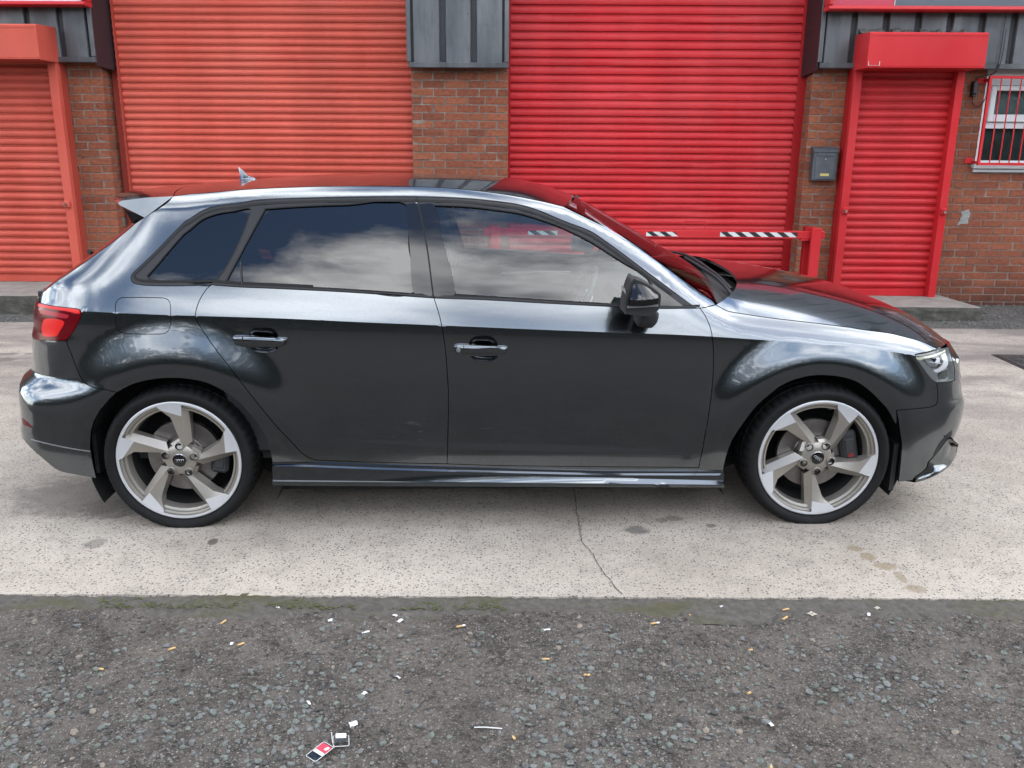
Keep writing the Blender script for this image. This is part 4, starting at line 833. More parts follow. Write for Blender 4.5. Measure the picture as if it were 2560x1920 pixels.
SCR=[(-.94,-6.5,.015,.010,1.4,'paper','small upright white paper tab left of a cigarette butt'),
(-.518,-6.418,.026,.010,.35,'paper','white paper strip lying aslant on bare asphalt'),
(-.437,-6.305,.018,.009,-.6,'paper','crumpled white paper twist, upper of two scraps'),
(-.415,-6.338,.022,.012,.8,'paper','white paper scrap just below a crumpled paper twist'),
(-.651,-6.347,.019,.013,.3,'paper','rounded white paper scrap right of the clean cigarette butt'),
(-.379,-6.659,.026,.006,-.7,'paper','thin white paper curl with a split end'),
(-.464,-6.746,.016,.011,.7,'paper','little white paper scrap above the plastic packets'),
(-.616,-6.801,.020,.007,-1.0,'paper','narrow pale paper sliver beside green stones'),
(-.469,-6.889,.023,.020,.4,'paper','diamond-shaped white paper scrap just above the clear plastic tray'),
(-.852,-6.273,.013,.008,-.4,'paper','tiny white paper speck by the mossy strip'),
(.084,-6.386,.024,.008,0,'paper','flat white paper strip below the crack in the concrete'),
(1.011,-6.254,.024,.022,.6,'beige','square beige card with a printed mark near the mossy strip'),
(1.206,-6.257,.020,.009,1.2,'paper','white paper strip leaning on the mossy strip at the right'),
(1.252,-6.215,.016,.014,.3,'beige','beige card chip lying on the mossy strip'),
(.699,-6.863,.030,.011,-1.1,'paper','long white paper strip among stones at lower right'),
(.703,-6.22,.012,.008,.2,'paper','white fleck of paper on the mossy strip')]
for x,y,w,h,a,m_,lab in SCR:
    b=MB(); nx=4; v=[]
    for j in range(3):
        for i in range(nx+1):
            u=i/nx-.5; q=j/2-.5; v.append((u*w+rl.uniform(-.06,.06)*w,q*h+rl.uniform(-.10,.10)*h,.0022+.0035*abs(math.sin(u*3+1))+rl.uniform(0,.0015)))
    f=[(j*(nx+1)+i,j*(nx+1)+i+1,(j+1)*(nx+1)+i+1,(j+1)*(nx+1)+i) for j in range(2) for i in range(nx)]
    n=len(v); v+=[(p[0],p[1],p[2]-.0009) for p in v]; f+=[tuple(n+k for k in q[::-1]) for q in f]
    bd=list(range(nx+1))+[nx+(nx+1)*j for j in (1,2)]+[2*(nx+1)+i for i in range(nx-1,-1,-1)]+[(nx+1)]
    f+=[(bd[i],bd[(i+1)%len(bd)],n+bd[(i+1)%len(bd)],n+bd[i]) for i in range(len(bd))]
    b.add(v,f)
    if m_=='beige' and w>.02: b.box(-w*.16,w*.18,-h*.14,h*.16,.0062,.0068,1)
    o=b.build('paper_scrap',[MAT[m_],MAT['ash']]); o.location=(x,y,gz(x,y)); o.rotation_euler=(0,0,a); tag(o,lab,'paper scrap','paper scraps on the asphalt')
b=MB(); b.tube([(-.039,0,0),(-.01,.001,.001),(.039,-.001,0)],.0017,6); o=b.build('white_stick',MAT['paper']); o.location=(-.09,-6.906,gz(-.09,-6.906)+.006); o.rotation_euler=(0,0,-.03); tag(o,'thin white stick lying on green stones at the bottom middle','stick')
def rrect(w,h,r,n=4):
    o=[]
    for cx,cy,a0 in ((w/2-r,h/2-r,0),(-w/2+r,h/2-r,90),(-w/2+r,-h/2+r,180),(w/2-r,-h/2+r,270)):
        for k in range(n+1): a=R_(a0+90*k/n); o.append((cx+r*math.cos(a),cy+r*math.sin(a)))
    return o
pk=empty('plastic_packet',(-.533,-7.021,gz(-.533,-7.021)+.007)); pk.rotation_euler=(.12,-.06,-.68); pk.scale=(.84,.84,.84); tag(pk,'small flat clear plastic packet with a red and white label','packet')
MB().prism(rrect(.050,.074,.006),0,.0035,'z').build('clear_shell',MAT['clearp'],pk)
MB().prism(rrect(.046,.030,.003),.0038,.0044,'z').build('red_label',MAT['signred'],pk,loc=(0,.018,0)); MB().prism(rrect(.044,.012,.001),.0038,.0044,'z').build('white_label',MAT['paper'],pk,loc=(0,-.004,0))
MB().prism([(.011*math.cos(k*.6)*(.7+.3*math.sin(k)),.008*math.sin(k*.6)) for k in range(10)],.0046,.0050,'z').build('white_mark',MAT['paper'],pk,loc=(.010,.020,0))
rim=rrect(.050,.074,.006); MB().tube([(p[0],p[1],.004) for p in rim]+[(rim[0][0],rim[0][1],.004)],.0010,6).build('rim',MAT['paper'],pk)
pt=empty('plastic_tray',(-.487,-6.972,gz(-.487,-6.972)+.007)); pt.rotation_euler=(.05,.10,.22); pt.scale=(.84,.84,.84); tag(pt,'open clear plastic blister tray beside the red labelled packet','packet')
b=MB(); P0=rrect(.050,.052,.008);P1=rrect(.040,.042,.006); n=len(P0)
b.add([(x,y,.001) for x,y in P0]+[(x,y,.014) for x,y in P1],[(i,(i+1)%n,n+(i+1)%n,n+i) for i in range(n)]+[tuple(range(n,2*n))]); b.build('clear_shell',MAT['clearp'],pt)
MB().tube([(x,y,.002) for x,y in P0]+[(P0[0][0],P0[0][1],.002)],.0012,6).build('rim',MAT['paper'],pt)
MB().prism(rrect(.034,.022,.003),.0146,.0152,'z').build('white_label',MAT['paper'],pt,loc=(-.001,.008,0))
MB().tube([(-.030,.034,.008),(-.028,.0,.004),(-.022,-.034,.003)],.0012,6).build('torn_edge',MAT['paper'],pt)
# moss tufts: low cushions along the strip
mt=simple('green_moss',(.075,.088,.018),.95,0,var=.45,scale=60,bump=.6)
b=MB(); ico=bmesh.new(); bmesh.ops.create_icosphere(ico,subdivisions=1,radius=1); iv=[q.co.copy() for q in ico.verts]; fi=[[q.index for q in ff.verts] for ff in ico.faces]; ico.free()
for k in range(2600):
    x=rl.uniform(-2.1,2.1); y=EDGE(x)-rl.uniform(.012,.088)
    c_=mnoise.noise(Vector((x*2.6,y*5,9)))+.25*mnoise.noise(Vector((x*11,y*14,2)))+(.0 if x<.2 else -.30)
    if c_<.16: continue
    s=rl.uniform(.0018,.0046); b.add([(x+p.x*s*1.3,y+p.y*s,-.006+p.z*s*.55+.008*max(0,c_)) for p in iv],fi)
o=b.build('moss',mt,smooth=60); tag(o,'low green moss cushions growing on the mortar strip',kind='stuff')
# ================================================================== CAR
HALF=.8925; PSI=R_(2.69); XR,YR=-1.405,-5.664
CS=1.0097
car=empty('parked_car',((XR-(HALF-.02)*math.sin(PSI))*CS,-9+(YR+9+(HALF-.02)*math.cos(PSI))*CS,-.0152)); car.rotation_euler=(0,0,PSI); car.scale=(CS,CS,CS)
tag(car,'dark grey five-door hatchback parked side-on on the pale concrete before the red shutters','car')
def m_paint():
    t=NT('metallic_grey_paint'); fl=t.n('ShaderNodeTexVoronoi'); fl.inputs['Scale'].default_value=900; t.l(t.co(),fl.inputs['Vector'])
    s=t.n('ShaderNodeSeparateColor'); t.l(fl.outputs['Color'],s.inputs[0])
    c=t.mix(s.outputs[0],(.097/DIM,.109/DIM,.120/DIM),(.128/DIM,.142/DIM,.155/DIM))
    return t.set(c,.16,1.0,1.0,.010)
MAT['paint']=m_paint()
MAT['gloss_black']=simple('gloss_black',(.008,.008,.009),.04,0,0,var=.05)
MAT['satin']=simple('satin_black_trim',(.030,.031,.034),.40,0,var=.12,spec=.22)
MAT['matte']=simple('matte_black',(.012,.012,.013),.6,var=.15)
MAT['gap']=simple('dark_gap',(.004,.004,.004),.9,var=.1)
MAT['glass_f']=m_glass('clear_side_glass',(.74,.87,.86),1.78)
MAT['glass_r']=m_glass('privacy_glass',(.05,.055,.066),1.78)
MAT['glass_w']=m_glass('windscreen_glass',(.72,.80,.79),1.58)
MAT['rubber']=simple('tyre_rubber',(.0075,.0075,.008),.74,var=.25,scale=30,bump=.12,bscale=160,spec=.22)
MAT['taupe']=simple('taupe_alloy',(.42,.388,.342),.33,.6,.25,var=.06)
MAT['polish']=simple('diamond_cut_alloy',(.80,.81,.83),.30,.4,.2,var=.04)
MAT['disc']=simple('brake_disc_steel',(.30,.28,.27),.36,.9,var=.25,scale=20)
MAT['caliper']=simple('grey_caliper',(.05,.052,.056),.5,.3,var=.2)
MAT['chrome']=simple('chrome',(.72,.73,.74),.12,1,var=.03)
MAT['silver']=simple('silver_plastic',(.55,.57,.58),.28,.8,var=.05)
MAT['redlens']=NT('red_lens').set((.13,.001,.005),.16,0,0,.02,.28)
MAT['redlens2']=NT('bright_red_reflector').set((.85,.012,.010),.3,0,0,.02,.25)
MAT['redlens3']=NT('pink_red_strip').set((.45,.02,.04),.2,0,0,.02,.3)
MAT['drl']=NT('pale_daytime_strip').set((1,1,.72),.3,0,.2,.05)
MAT['lens']=m_glass('headlight_lens',(.97,.98,.98),1.32)
MAT['headliner']=simple('light_headliner',(.50,.50,.48),.9,var=.05)
MAT['seat']=simple('dark_seat_cloth',(.030,.031,.034),.85,var=.3,scale=40)
MAT['dash']=simple('dark_dashboard',(.035,.042,.046),.6,var=.2)
MAT['redmark']=simple('red_mark',(.22,.015,.02),.5,var=.1)
def crs(P,step,closed=False):
    """Catmull-Rom through 2-D points, resampled at about step"""
    P=[np.array(p,float) for p in P]; n=len(P); o=[]
    for i in range(n if closed else n-1):
        b=P[i];c=P[(i+1)%n]; a=P[i-1] if (i>0 or closed) else 2*b-c; d=P[(i+2)%n] if (i+2<n or closed) else 2*c-b
        L=np.linalg.norm(c-b); k=max(1,int(math.ceil(L/step)))
        la,lc=np.linalg.norm(b-a),np.linalg.norm(d-c)
        m0=(c-a)/(la+L+1e-9)*L; m1=(d-b)/(L+lc+1e-9)*L
        for j in range(k):
            t=j/k; o.append((2*t**3-3*t*t+1)*b+(t**3-2*t*t+t)*m0+(-2*t**3+3*t*t)*c+(t**3-t*t)*m1)
    if not closed: o.append(P[-1])
    return o
ST=.016
def path(*segs):
    """join named outlines ('-name' reversed) or literal point lists into one closed polygon"""
    out=[]
    for s in segs:
        if isinstance(s,str):
            q=CUR[s.lstrip('-')]; q=crs(q,ST)
            if s[0]=='-': q=q[::-1]
        else: q=[np.array(p,float) for p in s]
        for p in q:
            if not out or np.linalg.norm(p-out[-1])>.0035: out.append(p)
    if np.linalg.norm(out[0]-out[-1])<.0035: out.pop()
    # split long straight runs
    res=[]
    for a,b in zip(out,out[1:]+out[:1]):
        k=max(1,int(np.linalg.norm(b-a)/.03)); res+=[a+(b-a)*j/k for j in range(k)]
    return np.array(res)
def closedpath(name): return np.array(crs(CUR[name],.012,True))
def area(P): x,y=P[:,0],P[:,1]; return .5*np.sum(x*np.roll(y,-1)-y*np.roll(x,-1))
def inset(P,d):
    s=1 if area(P)>0 else -1
    a=np.roll(P,1,0);b=np.roll(P,-1,0)
    e1=P-a;e2=b-P; e1/=np.linalg.norm(e1,axis=1)[:,None]+1e-12; e2/=np.linalg.norm(e2,axis=1)[:,None]+1e-12
    n1=np.stack([-e1[:,1],e1[:,0]],1);n2=np.stack([-e2[:,1],e2[:,0]],1); n=n1+n2; l=np.linalg.norm(n,axis=1)[:,None]; n=n/np.maximum(l,.5)
    k=1/np.maximum(np.sum(n*n1,1),.5)
    return P+n*d*s*np.minimum(k,1.6)[:,None]
def inside(P,Q):
    x,y=Q[:,0][:,None],Q[:,1][:,None]; x1,y1=P[:,0],P[:,1]; x2,y2=np.roll(x1,-1),np.roll(y1,-1)
    c=((y1>y)!=(y2>y))&(x<(x2-x1)*(y-y1)/(y2-y1+1e-15)+x1)
    return c.sum(1)%2==1
def segdist(P,Q):
    A=P;B=np.roll(P,-1,0);d=B-A;L=np.sum(d*d,1)+1e-15
    t=np.clip(np.sum((Q[:,None]-A[None])*d[None],2)/L,0,1); c=A[None]+t[:,:,None]*d[None]
    return np.sqrt(np.min(np.sum((Q[:,None]-c)**2,2),1))
def nrm(al,z,eps=3e-4):
    a=S(al+eps,z)-S(al-eps,z); b=S(al,z+eps)-S(al,z-eps); n=np.cross(a,b); n/=np.linalg.norm(n,axis=1)[:,None]+1e-12
    # outward: near side -> -y (or away from the car's middle at the ends)
    p=S(al,z); o=p-np.array([1.3,0,.6])*np.array([1,1,1]); o[:,0]*=.02; sgn=np.sign(np.sum(n*np.stack([o[:,0]*0,p[:,1],0*p[:,2]],1),1)); 
    sgn=np.where(np.abs(p[:,1])<1e-6,np.where((n[:,0]>0)==(p[:,0]>1.3),1,-1),sgn); sgn[sgn==0]=1
    return n*sgn[:,None]
def creases():
    o=[]
    al=np.arange(-1.2,3.9,.02); x=S(al,np.full_like(al,.85))[:,0]
    for _ in range(8): x=S(al,ZS(x))[:,0]
    o.append(np.stack([al,ZS(x)],1))
    al=np.arange(.50,2.08,.02); o.append(np.stack([al,ZLU(al)],1)); o.append(np.stack([al,ZLL(al)],1))
    for cx,cz in ((.02,.30),(2.615,.315)):
        for rr in (.397,):
            th=np.linspace(R_(8),R_(172),60); o.append(np.stack([cx+rr*np.cos(th),cz+rr*np.sin(th)],1))
    return o
CRE=creases()
def panel(name,poly,mat,parent,holes=(),gap=.0016,off=0,flange=.014,sp=.024,mirror=False,fine=None):
    P=inset(poly,gap) if gap else poly
    if area(P)<0: P=P[::-1]
    H=[inset(h,-gap) if gap else h for h in holes]
    loops=[P]+H; V=[];E=[]
    for L in loops:
        o=len(V); V+=list(L); E+=[(o+i,o+(i+1)%len(L)) for i in range(len(L))]
    nb=len(V); allb=[]
    lo,hi=P.min(0),P.max(0)
    gx,gy=np.meshgrid(np.arange(lo[0]+sp*.5,hi[0],sp),np.arange(lo[1]+sp*.5,hi[1],sp*.9)); G=np.stack([gx.ravel(),gy.ravel()],1)
    G[:,0]+= (np.round((G[:,1]-lo[1])/(sp*.9)).astype(int)%2)*sp*.5
    def ok(G,m):
        if len(G)==0: return np.zeros(0,bool)
        k=inside(P,G)
        for h in H: k&=~inside(h,G)
        d=np.full(len(G),9.)
        idx=np.where(k)[0]
        for c in range(0,len(idx),1500):
            ii=idx[c:c+1500]
            for L in loops: d[ii]=np.minimum(d[ii],segdist(L,G[ii]))
        return k&(d>m)
    cl=[]
    for C in CRE:
        m=ok(C,.006); run=[]
        for p,k in zip(C,m):
            if k: run.append(p)
            else:
                if len(run)>1: cl.append(np.array(run))
                run=[]
        if len(run)>1: cl.append(np.array(run))
    G=G[ok(G,sp*.45)]
    if cl and len(G):
        A=np.concatenate(cl); keep=np.ones(len(G),bool)
        for c in range(0,len(G),1500): keep[c:c+1500]=np.min(np.sum((G[c:c+1500,None]-A[None])**2,2),1)>(sp*.35)**2
        G=G[keep]
    for C in cl:
        o=len(V); V+=list(C); E+=[(o+i,o+i+1) for i in range(len(C)-1)]
    V+=list(G)
    ov,oe,of,*_=delaunay_2d_cdt([Vector(p) for p in V],E,[],0,1e-6)
    Q=np.array([p[:] for p in ov]); T=np.array([f for f in of if len(f)==3])
    cen=Q[T].mean(1); k=inside(P,cen)
    for h in H: k&=~inside(h,cen)
    T=T[k]; cen=cen[k]
    d1=Q[T[:,1]]-Q[T[:,0]];d2=Q[T[:,2]]-Q[T[:,0]]; ar=d1[:,0]*d2[:,1]-d1[:,1]*d2[:,0]; flip=ar<0; T[flip]=T[flip][:,::-1]
    keep=np.abs(ar)>1e-9; T=T[keep]; cen=cen[keep]
    pos=S(Q[:,0],Q[:,1]); nv=nrm(Q[:,0],Q[:,1])
    pos=pos+nv*off
    # loop normals, nudged towards the face centre so that creases stay sharp
    ln=[]
    for j in range(3):
        q=Q[T[:,j]]; q=q+(cen-q)*.12; ln.append(nrm(q[:,0],q[:,1],2e-4))
    LN=np.stack(ln,1).reshape(-1,3)
    # orientation check
    a,b,c=pos[T[:,0]],pos[T[:,1]],pos[T[:,2]]; fn=np.cross(b-a,c-a); bad=np.sum(fn*LN[::3],1)<0
    if bad.mean()>.5:
        T=T[:,::-1]; LN=LN.reshape(-1,3,3)[:,::-1].reshape(-1,3)
    faces=[tuple(int(i) for i in t) for t in T]; verts=[tuple(p) for p in pos]; normals=[tuple(n) for n in LN]
    if flange:
        # boundary edges from triangles
        from collections import Counter
        cnt={}
        for t in faces:
            for i in range(3):
                e=(t[i],t[(i+1)%3]); cnt[e]=1
        vmap={}
        for (i,j) in list(cnt):
            if (j,i) in cnt: continue
            for q in (i,j):
                if q not in vmap: vmap[q]=len(verts); verts.append(tuple(pos[q]-nv[q]*flange))
            f=(j,i,vmap[i],vmap[j]); pa,pb,pc=np.array(verts[j]),np.array(verts[i]),np.array(verts[vmap[i]]); n=np.cross(pb-pa,pc-pa); n=n/(np.linalg.norm(n)+1e-12)
            faces.append(f); normals+= [tuple(n)]*4
    def make(mir):
        vv=[(x,-y,z) for x,y,z in verts] if mir else verts
        ff=[f[::-1] for f in faces] if mir else faces
        if mir:
            nn=[];k=0
            for f in faces:
                m=len(f); nn+=[(a,-b,c) for a,b,c in normals[k:k+m]][::-1]; k+=m
        else: nn=normals
        me=bpy.data.meshes.new(name); me.from_pydata(vv,[],ff); me.materials.append(mat)
        me.polygons.foreach_set('use_smooth',[True]*len(ff)); me.normals_split_custom_set(nn); me.update()
        return link(name,me,parent)
    o=make(False); o2=None
    if mirror: o2=make(True)
    return (o,o2) if mirror else o
def line_on(name,pts,w,mat,parent,off=.0015,smoothp=True):
    q=np.array(crs(pts,.012)) if smoothp else np.array(pts,float)
    t=np.gradient(q,axis=0); t/=np.linalg.norm(t,axis=1)[:,None]; n=np.stack([-t[:,1],t[:,0]],1)
    P=np.concatenate([q+n*w/2,(q-n*w/2)[::-1]]); return panel(name,P,mat,parent,gap=0,off=off,flange=.004,sp=.05)
AX=X1-LC1; AF=X2+LC2     # side-skin parameter at the rear and front centre line
# ---- body panels
WIN=path('wtop','-belt_f','-belt_r','-belt_q')
tail_poly=path('tail'); 
sf=path('apil_bot','apil_up','rail','seam','cpil_rear',[CUR['tail'][1]],[CUR['tail'][2]],[CUR['tail'][3]],[CUR['tail'][4]],[CUR['tail'][5]],[CUR['tail'][6]],[CUR['tail'][7]],[CUR['tail'][8]],[CUR['tail'][9]],'bump_gap_r','rarch',CUR['sill_top'],
        [CUR['doorbot_f'][-1],*CUR['doorbot_f'][::-1][1:],*CUR['doorbot_r'][::-1]],'-doorgap_r','-belt_q','wtop')
fuel=closedpath('fuel')
side,_=panel('side_frame',sf,MAT['paint'],car,holes=[fuel],mirror=True)
panel('fuel_flap',fuel,MAT['paint'],car,gap=.0012)
hr,hf=closedpath('recess_r'),closedpath('recess_f')
rd=path('-doorgap_r','belt_r','doorgap_m','-doorbot_r'); fd=path('belt_f','doorgap_f','-doorbot_f','-doorgap_m')
rdo,rdm=panel('rear_door',rd,MAT['paint'],car,holes=[hr],mirror=True); fdo,fdm=panel('front_door',fd,MAT['paint'],car,holes=[hf],mirror=True)
fe=path('apil_bot',[CUR['apil_up'][0]],'hoodgap',[p for p in CUR['hl_top'][::-1] if p[0]<CUR['hoodgap'][-1][0]-.01],'hl_left','bump_gap_f','farch',[CUR['sill_top'][-1],(CUR['doorbot_f'][-1][0],CUR['doorbot_f'][-1][1]-.004)],[CUR['doorbot_f'][-1]],'-doorgap_f')
panel('front_fender',fe,MAT['paint'],car,mirror=True)
zhood=.716
HLF=CUR['hl_front']
fb=path('bump_gap_f','farch_low',[q for q in CUR['fbump_bot'][:5]],[(3.62,.19),(AF-.012,.180),(AF-.012,zhood-.006),(HLF[0][0]+.04,HLF[0][1]+.003)],HLF,'hl_bot')
fbo,fbm=panel('front_bumper',fb,MAT['paint'],car,mirror=True)
rb_=path('bump_gap_r',CUR['rarch_low'][:8],'-valance_top',[(AX+.012,.378),(AX+.012,.62),(-.80,.745)],[CUR['tail'][13],CUR['tail'][12],CUR['tail'][11]])
rbo,rbm=panel('rear_bumper',rb_,MAT['paint'],car,mirror=True)
va=path('valance_top',CUR['rarch_low'][7:],'val_bot',[(AX+.012,CUR['val_bot'][-1][1]+.01),(AX+.012,.372)])
vao,vam=panel('valance',va,MAT['paint'],rbo,mirror=True,gap=.001,off=-.003)
line_on('valance_edge',[(a_,b_+.0035) for a_,b_ in CUR['valance_top'][1:]],.0045,MAT['silver'],rbo,.001)
panel('rear_reflector',np.array(crs(CUR['refl_r'],.01,True)),MAT['redlens'],rbo,gap=0,off=.001,flange=.003)
tg=path([(AX+.012,.63),(-.80,.752)],[CUR['tail'][-1],(-.77,.82),(-.745,.88),(-.715,.925)],[(-.66,.944)],[(-.70,.955),(AX+.012,.955)])
tgo,tgm=panel('tailgate',tg,MAT['paint'],car,mirror=True)
# ---- lamps
tlo,_=panel('tail_light',tail_poly,MAT['redlens'],car,gap=.0010,off=.002,mirror=True)
panel('bright_reflector',closedpath('tail_bright'),MAT['redlens2'],tlo,gap=0,off=.0030,flange=.002)
panel('light_bar',closedpath('tail_bar'),MAT['redlens3'],tlo,gap=0,off=.0030,flange=.002)
panel('upper_bar',closedpath('tail_bar2'),MAT['redlens2'],tlo,gap=0,off=.0030,flange=.002)
hl=path('hl_top',HLF,'hl_bot','-hl_left')
MAT['headl']=simple('bright_reflector_bowl',(1,1,1),.35,0,var=.02); MAT['lampback']=simple('grey_lamp_back',(.62,.64,.64),.4,0,var=.1); MAT['clear_dark']=simple('dark_lamp_housing',(.12,.13,.12),.3,.3,var=.3,scale=30)
hlo,_=panel('headlight',hl,MAT['lampback'],car,gap=.0012,off=-.030,flange=-.028,mirror=True)
panel('lens',hl,MAT['lens'],hlo,gap=.003,off=-.002,flange=0)
for nm,key,mt_,of_ in (('daytime_strip','h_drl','drl',-.006),('upper_trim','h_up','disc',-.007),('chrome_trim','h_side','silver',-.010),('outer_reflector','h_outer','headl',-.012),('inner_reflector','h_inner','headl',-.020),('projector_shroud','h_shroud','silver',-.018),('projector_eye','h_eye','gloss_black',-.017),('reflector_gap','h_gap','disc',-.014),('lower_housing','h_low','clear_dark',-.014)):
    panel(nm,np.array(crs(CUR[key],.008,True)) if key in ('h_outer','h_gap') else np.array(CUR[key]),MAT[mt_],hlo,gap=0,off=of_,flange=.006,sp=.012)
# ---- glazing
qg,rg,fg=[path(n) for n in ('quarter_glass','rear_glass','front_glass')]
ws_,_=panel('window_surround',WIN,MAT['satin'],car,holes=[qg,rg,fg],gap=.0008,off=.0005,flange=.012,mirror=True)
b_=panel('quarter_window',qg,MAT['glass_r'],car,gap=0,off=-.006,flange=0,mirror=True)
panel('rear_door_window',rg,MAT['glass_r'],car,gap=0,off=-.006,flange=0,mirror=True)
fgo,fgm=panel('front_door_window',fg,MAT['glass_f'],car,gap=0,off=-.006,flange=0,mirror=True)
panel('pillar_cover',path('bpil_r'),MAT['gloss_black'],rdo,gap=0,off=.0025,flange=.004); panel('pillar_cover',path('bpil_f'),MAT['gloss_black'],fdo,gap=0,off=.0025,flange=.004)
# door seam through the window frames, drip-rail lines, glass divider
mg=[(a+b)/2 for a,b in zip(np.array(CUR['bpil_r'][1:4]),np.array([CUR['bpil_f'][0],CUR['bpil_f'][-1],CUR['bpil_f'][-2]]))]
top_m=np.array(mg[0])+np.array([-.006,.030]); line_on('door_seam',[top_m,mg[0],mg[1],mg[2],np.array(CUR['doorgap_m'][0])],.006,MAT['gap'],ws_,.0034)
wt=np.array(crs(CUR['wtop'],.02)); wi=inset(np.array(list(WIN)),.0)  # keep
W2=inset(WIN,.013); k=[i for i in range(len(W2)) if W2[i][1]>np.interp(W2[i][0],[.1,2.2],[1.03,.955])]
run=[W2[i] for i in k]; st=int(np.argmax([np.linalg.norm(run[i]-run[i-1]) for i in range(len(run))])); run=run[st:]+run[:st]
def run_of(d):
    W2=inset(WIN,d); k=[i for i in range(len(W2)) if W2[i][1]>np.interp(W2[i][0],[.1,2.2],[1.03,.955])]; r_=[W2[i] for i in k]
    st=int(np.argmax([np.linalg.norm(r_[i]-r_[i-1]) for i in range(len(r_))])); return (r_[st:]+r_[:st])[2:-2]
line_on('seal_groove',run_of(.0150),.0095,MAT['gap'],ws_,.0012,False); line_on('seal_groove',run_of(.0012),.0030,MAT['gap'],ws_,.0012,False)
for gp in (qg,rg,fg): panel('glass_seal',inset(gp,-.0045),MAT['gap'],ws_,holes=[gp],gap=0,off=.0011,flange=.006,sp=.05)
for nm in ('belt_r','belt_f'):
    q=[(p[0],p[1]+.011) for p in CUR[nm]]; line_on('belt_strip',q[0:1]+q[1:],.0035,MAT['gap'],ws_,.0016)
    q=[(p[0],p[1]+.0055) for p in CUR[nm]]; line_on('belt_bead',q,.0040,MAT['silver'] if False else MAT['satin'],ws_,.0022)
rgp=CUR['rear_glass']; dv0=np.array(rgp[-1]); dv1=np.array(rgp[-2])
line_on('glass_divider',[dv1+np.array([0,.0]),dv1+np.array([-.006,.040]),dv1+np.array([-.010,.082])],.006,MAT['satin'],ws_,.002)
# ---- top surfaces
def loft(name,E,M,mat,px=2.4,pz=2.4,nt=36,ns=36,parent=car,flange=.012,drop=0.0,far=True):
    E=np.array(crs(E,.01));M=np.array(crs(M,.01))
    def rs(P):
        d=np.r_[0,np.cumsum(np.linalg.norm(np.diff(P,axis=0),axis=1))]; s=np.linspace(0,d[-1],ns); return np.stack([np.interp(s,d,P[:,i]) for i in range(P.shape[1])],1)
    E=rs(E);M=rs(M); t=np.sin(np.linspace(-math.pi/2,math.pi/2,nt+1))*.5+np.linspace(-1,1,nt+1)*.5
    V=[]
    for s in range(ns):
        f=s/(ns-1); a=px[0]+(px[1]-px[0])*f if hasattr(px,'__len__') else px; c=pz[0]+(pz[1]-pz[0])*f if hasattr(pz,'__len__') else pz
        for q in t:
            u=abs(q); V.append((M[s,0]+(E[s,0]-M[s,0])*u**a,q*abs(E[s,1]),M[s,1]+(E[s,2]-M[s,1])*u**c-drop))
    w=nt+1; F=[(s*w+i,s*w+i+1,(s+1)*w+i+1,(s+1)*w+i) for s in range(ns-1) for i in range(nt)]
    if flange:
        bd=[i for i in range(w)]+[s*w+nt for s in range(1,ns)]+[(ns-1)*w+i for i in range(nt-1,-1,-1)]+[s*w for s in range(ns-2,0,-1)]
        o=len(V); cx=np.mean([V[i] for i in bd],axis=0)
        for i in bd: V.append((V[i][0],V[i][1],V[i][2]-flange))
        F+=[(bd[i],bd[(i+1)%len(bd)],o+(i+1)%len(bd),o+i) for i in range(len(bd))]
    b=MB(); b.add(V,F); return b.build(name,mat,parent,smooth=50)
def S3(name,d=0):
    q=np.array(crs(CUR[name],.02)); p=S(q[:,0],q[:,1]); return [tuple(v) for v in p]
def shift(P,dx=0,dy=0,dz=0): return [(x+dx,y+dy,z+dz) for x,y,z in P]
railE=[(x,y+.003,z+.0005) for x,y,z in S3('rail')]
roof=loft('roof',railE,[(1.655,1.330),(1.55,1.366),(1.43,1.394),(1.2,1.4125),(.95,1.4185),(.723,1.4185),(.5,1.4125),(.315,1.402),(.1,1.386),(-.098,1.368)],MAT['paint'],2.2,2.3)
apE=[(x+.004,y+.012,z+.002) for x,y,z in S3('apil_up')][::-1]
wsc=loft('windscreen',apE,[(1.667,1.327),(1.80,1.259),(1.95,1.176),(2.103,1.089),(2.262,1.000)],MAT['glass_w'],2.2,2.4,flange=0)
hoodE=[(x,y+.003,z+.001) for x,y,z in S3('hoodgap')]
hd=loft('bonnet',hoodE,[(2.390,1.0000),(2.55,.981),(2.727,.953),(2.985,.899),(3.16,.842),(3.26,.790),(3.335,.732)],MAT['paint'],(3.6,3.6),(2.6,2.6),nt=48,ns=60,flange=.012)
# cowl, scuttle panel and wipers under the bonnet's rear edge
cw=MB(); nn=24; v=[]
for i in range(nn+1):
    q=-1+2*i/nn; y=q*.775; v+=[(2.20+.045*(1-abs(q)**2.2),y,.925+.055*(1-abs(q)**2)),(2.21+.15*(1-abs(q)**3.6),y,.890+.045*(1-abs(q)**2)),(2.24+.20*(1-abs(q)**4),y,.86+.07*(1-abs(q)**2))]
cw.add(v,[(3*i+j,3*i+j+1,3*i+j+4,3*i+j+3) for i in range(nn) for j in range(2)]); cwo=cw.build('cowl_panel',MAT['matte'],car,smooth=60)
for pts in ([(2.300,-.62,.945),(2.290,-.40,.985),(2.262,-.10,1.010),(2.25,.10,1.018)],[(2.325,.02,.99),(2.30,.25,1.008),(2.25,.52,1.0)],[(2.33,-.48,.950),(2.315,-.30,.985),(2.30,-.05,1.005)]):
    MB().tube(cr_s(pts,6),[.0095]*3+[.007]*(len(cr_s(pts,6))-3),8).build('wiper',MAT['satin'],car,smooth=50)
